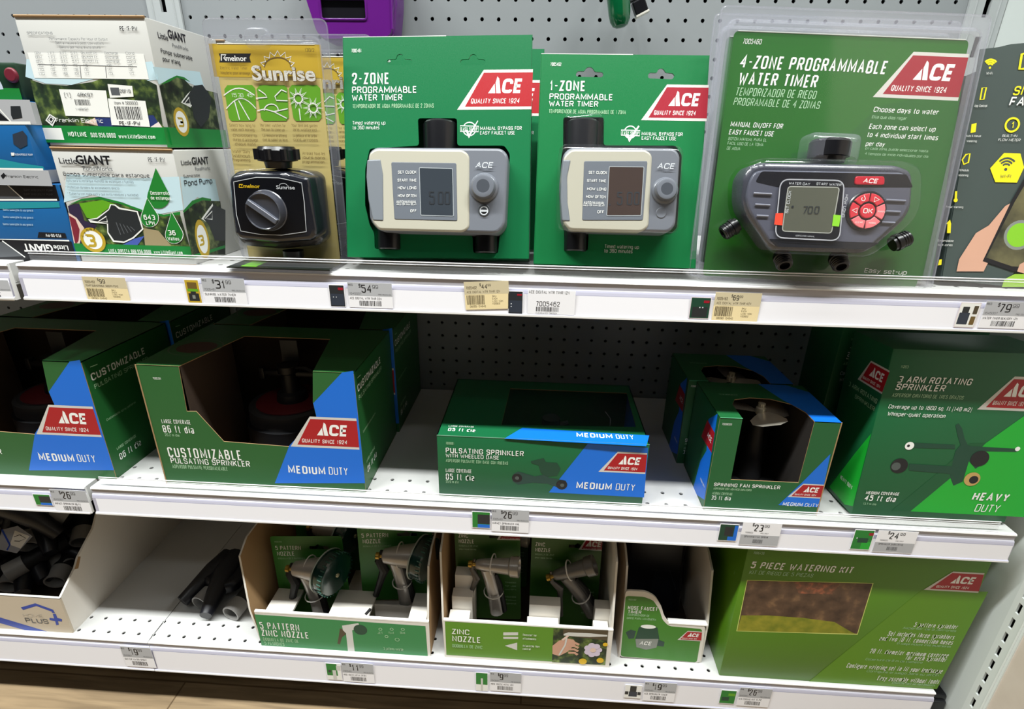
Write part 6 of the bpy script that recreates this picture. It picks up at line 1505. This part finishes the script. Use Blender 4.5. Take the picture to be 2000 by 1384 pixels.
o=place(build('product_tag',mb),(-11.3,-10.9,-25.3),(-35,0,0)); tag(o,'grey and white product tag lying among fittings in the white carton','tag')
# trays
def tray(name,label,k,w,d,hf,hs,prints,front_mat,lean=0,front=None,frontgreen=None):
    t=thing(name,label,'display tray',FR[k][0])
    mb=MB()
    if front is None: mb.box(0,0,0,w,.12,hf,WBOARD); mb.box(0,-.01,hf-.08,w,.16,hf+.02,mat('EDEBE6',.6))
    else: mb.panel([front],FRONT(0),-.12,0,WBOARD)
    if frontgreen: mb.flat([frontgreen],FRONT(0),.003,mat('3A7A1F',.45))
    mb.printed(k,FRONT(0),.006); build('front_panel',mb,t,'printed front panel')
    for sx in (0,1):
        mb=MB(); pr=[(.05,0),(d,0),(d,hs),(2.0,hs),(.9,hs-.5),(.1,hf)]; mp=LEFT(-.12) if sx==0 else RIGHT(w-.0)
        if sx==0: mb.panel([pr],RIGHT(.12),-.12,0,KRAFT,WBOARD); 
        else: mb.panel([pr],RIGHT(w),-.12,0,KRAFT,WBOARD)
        o=build('side_panel',mb,t,'brown side panel')
        if lean and sx==0: o.rotation_euler=(0,math.radians(-lean),0)
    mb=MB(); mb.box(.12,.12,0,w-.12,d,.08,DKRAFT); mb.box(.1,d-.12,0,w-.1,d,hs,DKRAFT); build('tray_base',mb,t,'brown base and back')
    return t
p5=tray('nozzle_tray','green-fronted display tray headed 5 PATTERN ZINC NOZZLE','p5',10.75,11.5,2.85,6.8,['p5'],None,8)
zn=tray('nozzle_tray','bright green display tray headed ZINC NOZZLE with flower photo','zn',10.1,11.5,3.1,7.9,['zn'],None,2)
mb=MB()
for x0,x1,z in ((4.4,6.9,2.5),(9.4,10.5,2.6),(.3,2.0,2.3)): mb.box(x0,.4,z-.2,x1,2.4,z,WBOARD,.02); mb.box(x0,.4,.1,x1,.5,z-.1,WBOARD)
mb.box(6.9,1.6,.1,9.4,1.7,2.2,WBOARD); mb.box(4.2,1.9,.1,10.5,10,.9,WBOARD)
mb.rev((6.7,.55,2.52),(.2,.5,.01),[(0,.09),(.45,.09)],BLACKM,10); build('inner_divider',mb,p5,'white slotted inner divider')
mb=MB()
for x0,x1,hh in ((.25,1.5,(2.9,3.9,4.9)),(5.0,6.9,(2.7,3.6)),(9.0,9.9,(2.7,3.6))):
    mb=MB()
    for j,z in enumerate(hh): mb.box(x0+.1*j,.35+.7*j,.1,x1+.1*j,1.0+.75*j,z,WBOARD,.03)
    build('inner_divider',mb,zn,'white stepped inner divider')
# carded nozzles
CARD5=mat('357A2B',.42,name='green_card'); CARDZ=mat('2F5E1B',.42,name='dark_green_card'); CHR=mat('A9A49F',.3,.4,name='zinc_metal'); DARKM=mat('6F6C69',.35,.4,name='dark_zinc_metal'); BRS=mat('A9873A',.3,.8,name='brass_metal'); TIE=mat('D5D1CB',.5,name='white_cable_tie')
def card_nozzle(label,loc,rot,five,group,w=4.9,h=6.9,tilt=0):
    t=thing('carded_nozzle',label,'hose nozzle',loc,rot,group); mp=FRONT(0)
    hole=rnd([(w*.53,h-.95),(w*.53,h-.72),(w*.62,h-.72),(w*.65,h-.58),(w*.7,h-.72),(w*.8,h-.75),(w*.8,h-.97)],.05,2)
    mb=MB(); mb.panel([rnd(rect(0,0,w,h),.2,4),hole],mp,-.03,0,CARD5 if five else CARDZ)
    if five: mb.text('7005465',mp,.25,h-.45,.5,.1,ink('G'),.004); mb.text('5 PATTERN',mp,.25,h-1.0,1.7,.3,ink('W'),.004,.02); mb.text('NOZZLE',mp,.3,h-1.42,1.15,.3,ink('W'),.004,.02); mb.text('BOQUILLA DE 5 PATRONES',mp,.3,h-1.68,1.8,.11,ink('G'),.004)
    else:
        mb.text('ZINC',mp,.25,h-.95,.6,.27,ink('W'),.004,.02); mb.text('NOZZLE',mp,.25,h-1.35,.95,.27,ink('W'),.004,.02); mb.text('BOQUILLA DE ZINC',mp,.25,h-1.6,1.2,.11,ink('G'),.004); mb.text('SPRAY THUMB CONTROL',mp,.25,h-1.85,1.1,.1,ink('G'),.004,.02)
        mb.ace(mp,w-.95,w,w,w-1.45,h-.1,h-1.05,0,'R2',.004); mb.text('QUALITY SINCE 1924',mp,w-1.15,h-.97,1.1,.08,ink('W'),.009)
        for j in range(6): mb.text(('Threaded','for use','with','Adjustable','flow','control')[j],mp,w-1.0,h-4.2-.26*j-(.3 if j>2 else 0),.7,.11,ink('G'),.004)
    build('card',mb,t)
    M=CHR if not tilt else DARKM; bx,bz=(2.25,h-1.75) if five else (1.9,h-2.2); yb=-.85
    def spun(q):
        if tilt:
            ca,sa=math.cos(tilt),math.sin(tilt); q.v=[(bx+(x-bx)*ca-(z-bz)*sa,y,bz+(x-bx)*sa+(z-bz)*ca) for x,y,z in q.v]
        return q
    mb=MB(); ax=Vector((1,-.12,.04)).normalized()
    if five: mb.rev((bx-.5,yb,bz),ax,[(0,.32),(.1,.45),(.6,.56),(1.2,.68),(2.2,.8),(2.25,.6)],M,24)
    else: mb.rev((bx-.5,yb,bz),ax,[(0,.22),(.1,.3),(.5,.36),(1.1,.42),(2.1,.5),(2.2,.6),(2.7,.62),(2.72,.5),(2.5,.4),(2.5,.1)],M,24)
    mb.tube([(bx+.15,yb,bz-.2),(bx+.35,yb+.05,bz-1.0),(bx+.6,yb+.1,bz-2.2),(bx+.75,yb+.1,bz-3.5)],[.4,.4,.43,.46],M,14); build('nozzle_body',spun(mb),t,'zinc pistol body')
    mb=MB(); mb.tube([(bx+.62,yb+.05,bz-.7),(bx+.85,yb+.1,bz-1.5),(bx+1.1,yb+.1,bz-3.4)],[.2,.26,.28],BLACKM,10); build('grip_insert',spun(mb),t,'black grip insert')
    if five:
        c=Vector((bx+1.95,yb-.3,bz+.02)); mb=MB(); DG=mat('062A22',.22,name='dark_green_plastic',coat=.4)
        ax2=Vector((1,-.42,-.14)).normalized(); mb.rev(c-ax2*.25,ax2,[(-.1,.8),(0,1.3),(.05,1.38),(.14,1.38),(.16,1.32),(.75,1.36),(.85,1.25),(.92,.9),(.92,.3),(.9,.01)],DG,40)
        mb.rev(c-ax2*.25,ax2,[(0,1.32),(.02,1.41),(.08,1.42),(.1,1.38)],mat('9AA39C',.3),40,False)
        u=ax2.orthogonal().normalized(); v_=ax2.cross(u)
        for j in range(30):
            a=j/30*2*math.pi; q=c+ax2*.32+(u*math.cos(a)+v_*math.sin(a))*1.36; mb.cyl(q,q+ax2*.28,.035,.035,mat('1D4F42',.3),6)
        mb.rev(c+ax2*.66,ax2,[(0,.14),(.06,.12),(.08,.01)],mat('C9C2A0',.25,.7),14); build('pattern_dial',mb,t,'dark green pattern dial')
        for j in range(5):
            pass
    mb=MB(); LV=BLACKM if five else mat('6A6765',.35,.6); mb.tube([(bx-.55,yb,bz+.35),(bx-.75,yb-.05,bz-.3),(bx-.45,yb-.1,bz-.95),(bx-.7,yb-.05,bz-1.6),(bx-1.15,yb,bz-2.9)],[.12,.3,.33,.24,.2] if five else [.08,.14,.24,.16,.14],LV,10); build('trigger',spun(mb),t)
    mb=MB(); mb.rev((bx-.95,yb-.1,bz+.08),(1,-.1,0),[(0,.12),(.04,.22),(.25,.22),(.3,.12),(.6,.1)],BRS,14); build('adjusting_knob',spun(mb),t,'small brass knob')
    mb=MB(); R=.78 if five else .6; ctr=Vector((bx+.55,yb+.1,bz)); pts=[ctr+Vector((.12*math.cos(a),R*math.cos(a)*.95-.05,R*math.sin(a))) for a in [i/20*2*math.pi for i in range(20)]]; mb.tube(pts,.045,TIE,6,True); build('cable_tie',spun(mb),t,'white cable tie'); mb=MB(); ctr=Vector((bx+.55,yb+.1,bz-2.0)); mb.tube([ctr+Vector((.6*math.cos(a),.6*math.sin(a),.1*math.sin(a))) for a in [i/16*2*math.pi for i in range(16)]],.04,TIE,6,True); build('cable_tie',spun(mb),t,'white cable tie')
    return t
a1=card_nozzle('green carded 5 PATTERN nozzle at front left of its tray, dark dial facing right',(7.5,-10.9,-29.3),(-7,-4,0),True,'carded nozzles in the five-pattern tray',4.75,5.7)
dup(a1,(12.95,-10.6,-28.2),(-7,-1,5),'green carded 5 PATTERN nozzle at front right of its tray, standing higher')
dup(a1,(7.3,-7.6,-28.6),(-5,0,0),'carded nozzle in shadow at the back left of the five-pattern tray')
dup(a1,(12.6,-7.0,-28.4),(-5,0,-4),'carded nozzle in shadow at the back right of the five-pattern tray')
b1=card_nozzle('green carded ZINC NOZZLE at left of its tray, silver pistol upright',(19.35,-11.0,-28.75),(-6,-2,0),False,'carded nozzles in the zinc tray',4.1,6.95)
b2=card_nozzle('green carded ZINC NOZZLE at right of its tray, darker pistol tilted upward',(23.95,-10.7,-29.3),(-6,0,0),False,'carded nozzles in the zinc tray',4.4,6.9,.42)
dup(b1,(19.6,-8.0,-28.8),(-5,1,0),'carded zinc nozzle in shadow behind the left one')
dup(b1,(24.3,-7.7,-28.8),(-5,0,0),'carded zinc nozzle in shadow behind the right one')
# hose faucet timer tray
hf=tray('timer_tray','small green display tray headed HOSE FAUCET TIMER with curved front','hf',5.1,11.5,3.1,7.0,['hf'],None,0,[(p[0],p[1]) for p in rnd(SHAPE['hf.front'],.25,4)],rnd(SHAPE['hf.grn'],.2,4))
mb=MB(); mb.box(2.7,-.02,3.1,5.0,.35,3.18,mat('EDEBE6',.6)); build('folded_lip',mb,hf,'white folded lip')
mb=MB(); NV=mat('14151D',.35)
mb.slab(rnd(rect(.5,.2,4.4,5.6),.3,5),FRONT(0),-2,0,.3,NV); mb.flat([[(2.2,.4),(3.9,.4),(3.4,3.4),(2.4,3.4)]],FRONT(0),.004,mat('1C2028',.3)); mb.stroke([(2.2,3.4),(3.4,3.45),(3.95,2.0)],.03,FRONT(0),.006,mat('4A4E55',.4))
o=place(build('faucet_timer',mb),(29.75,-9.2,-29.4),(-8,0,0)); tag(o,'black packaged timer standing in shadow inside the hose faucet timer tray','timer')
# watering kit
carton('watering_kit_box','large bright green box headed 5 PIECE WATERING KIT at the bottom right','box','kit',12.6,8,9.85,mat('4F7E12',.42,name='leaf_green_carton'),[('kit',FRONT(0)),('kitsl',LEFT(0))])
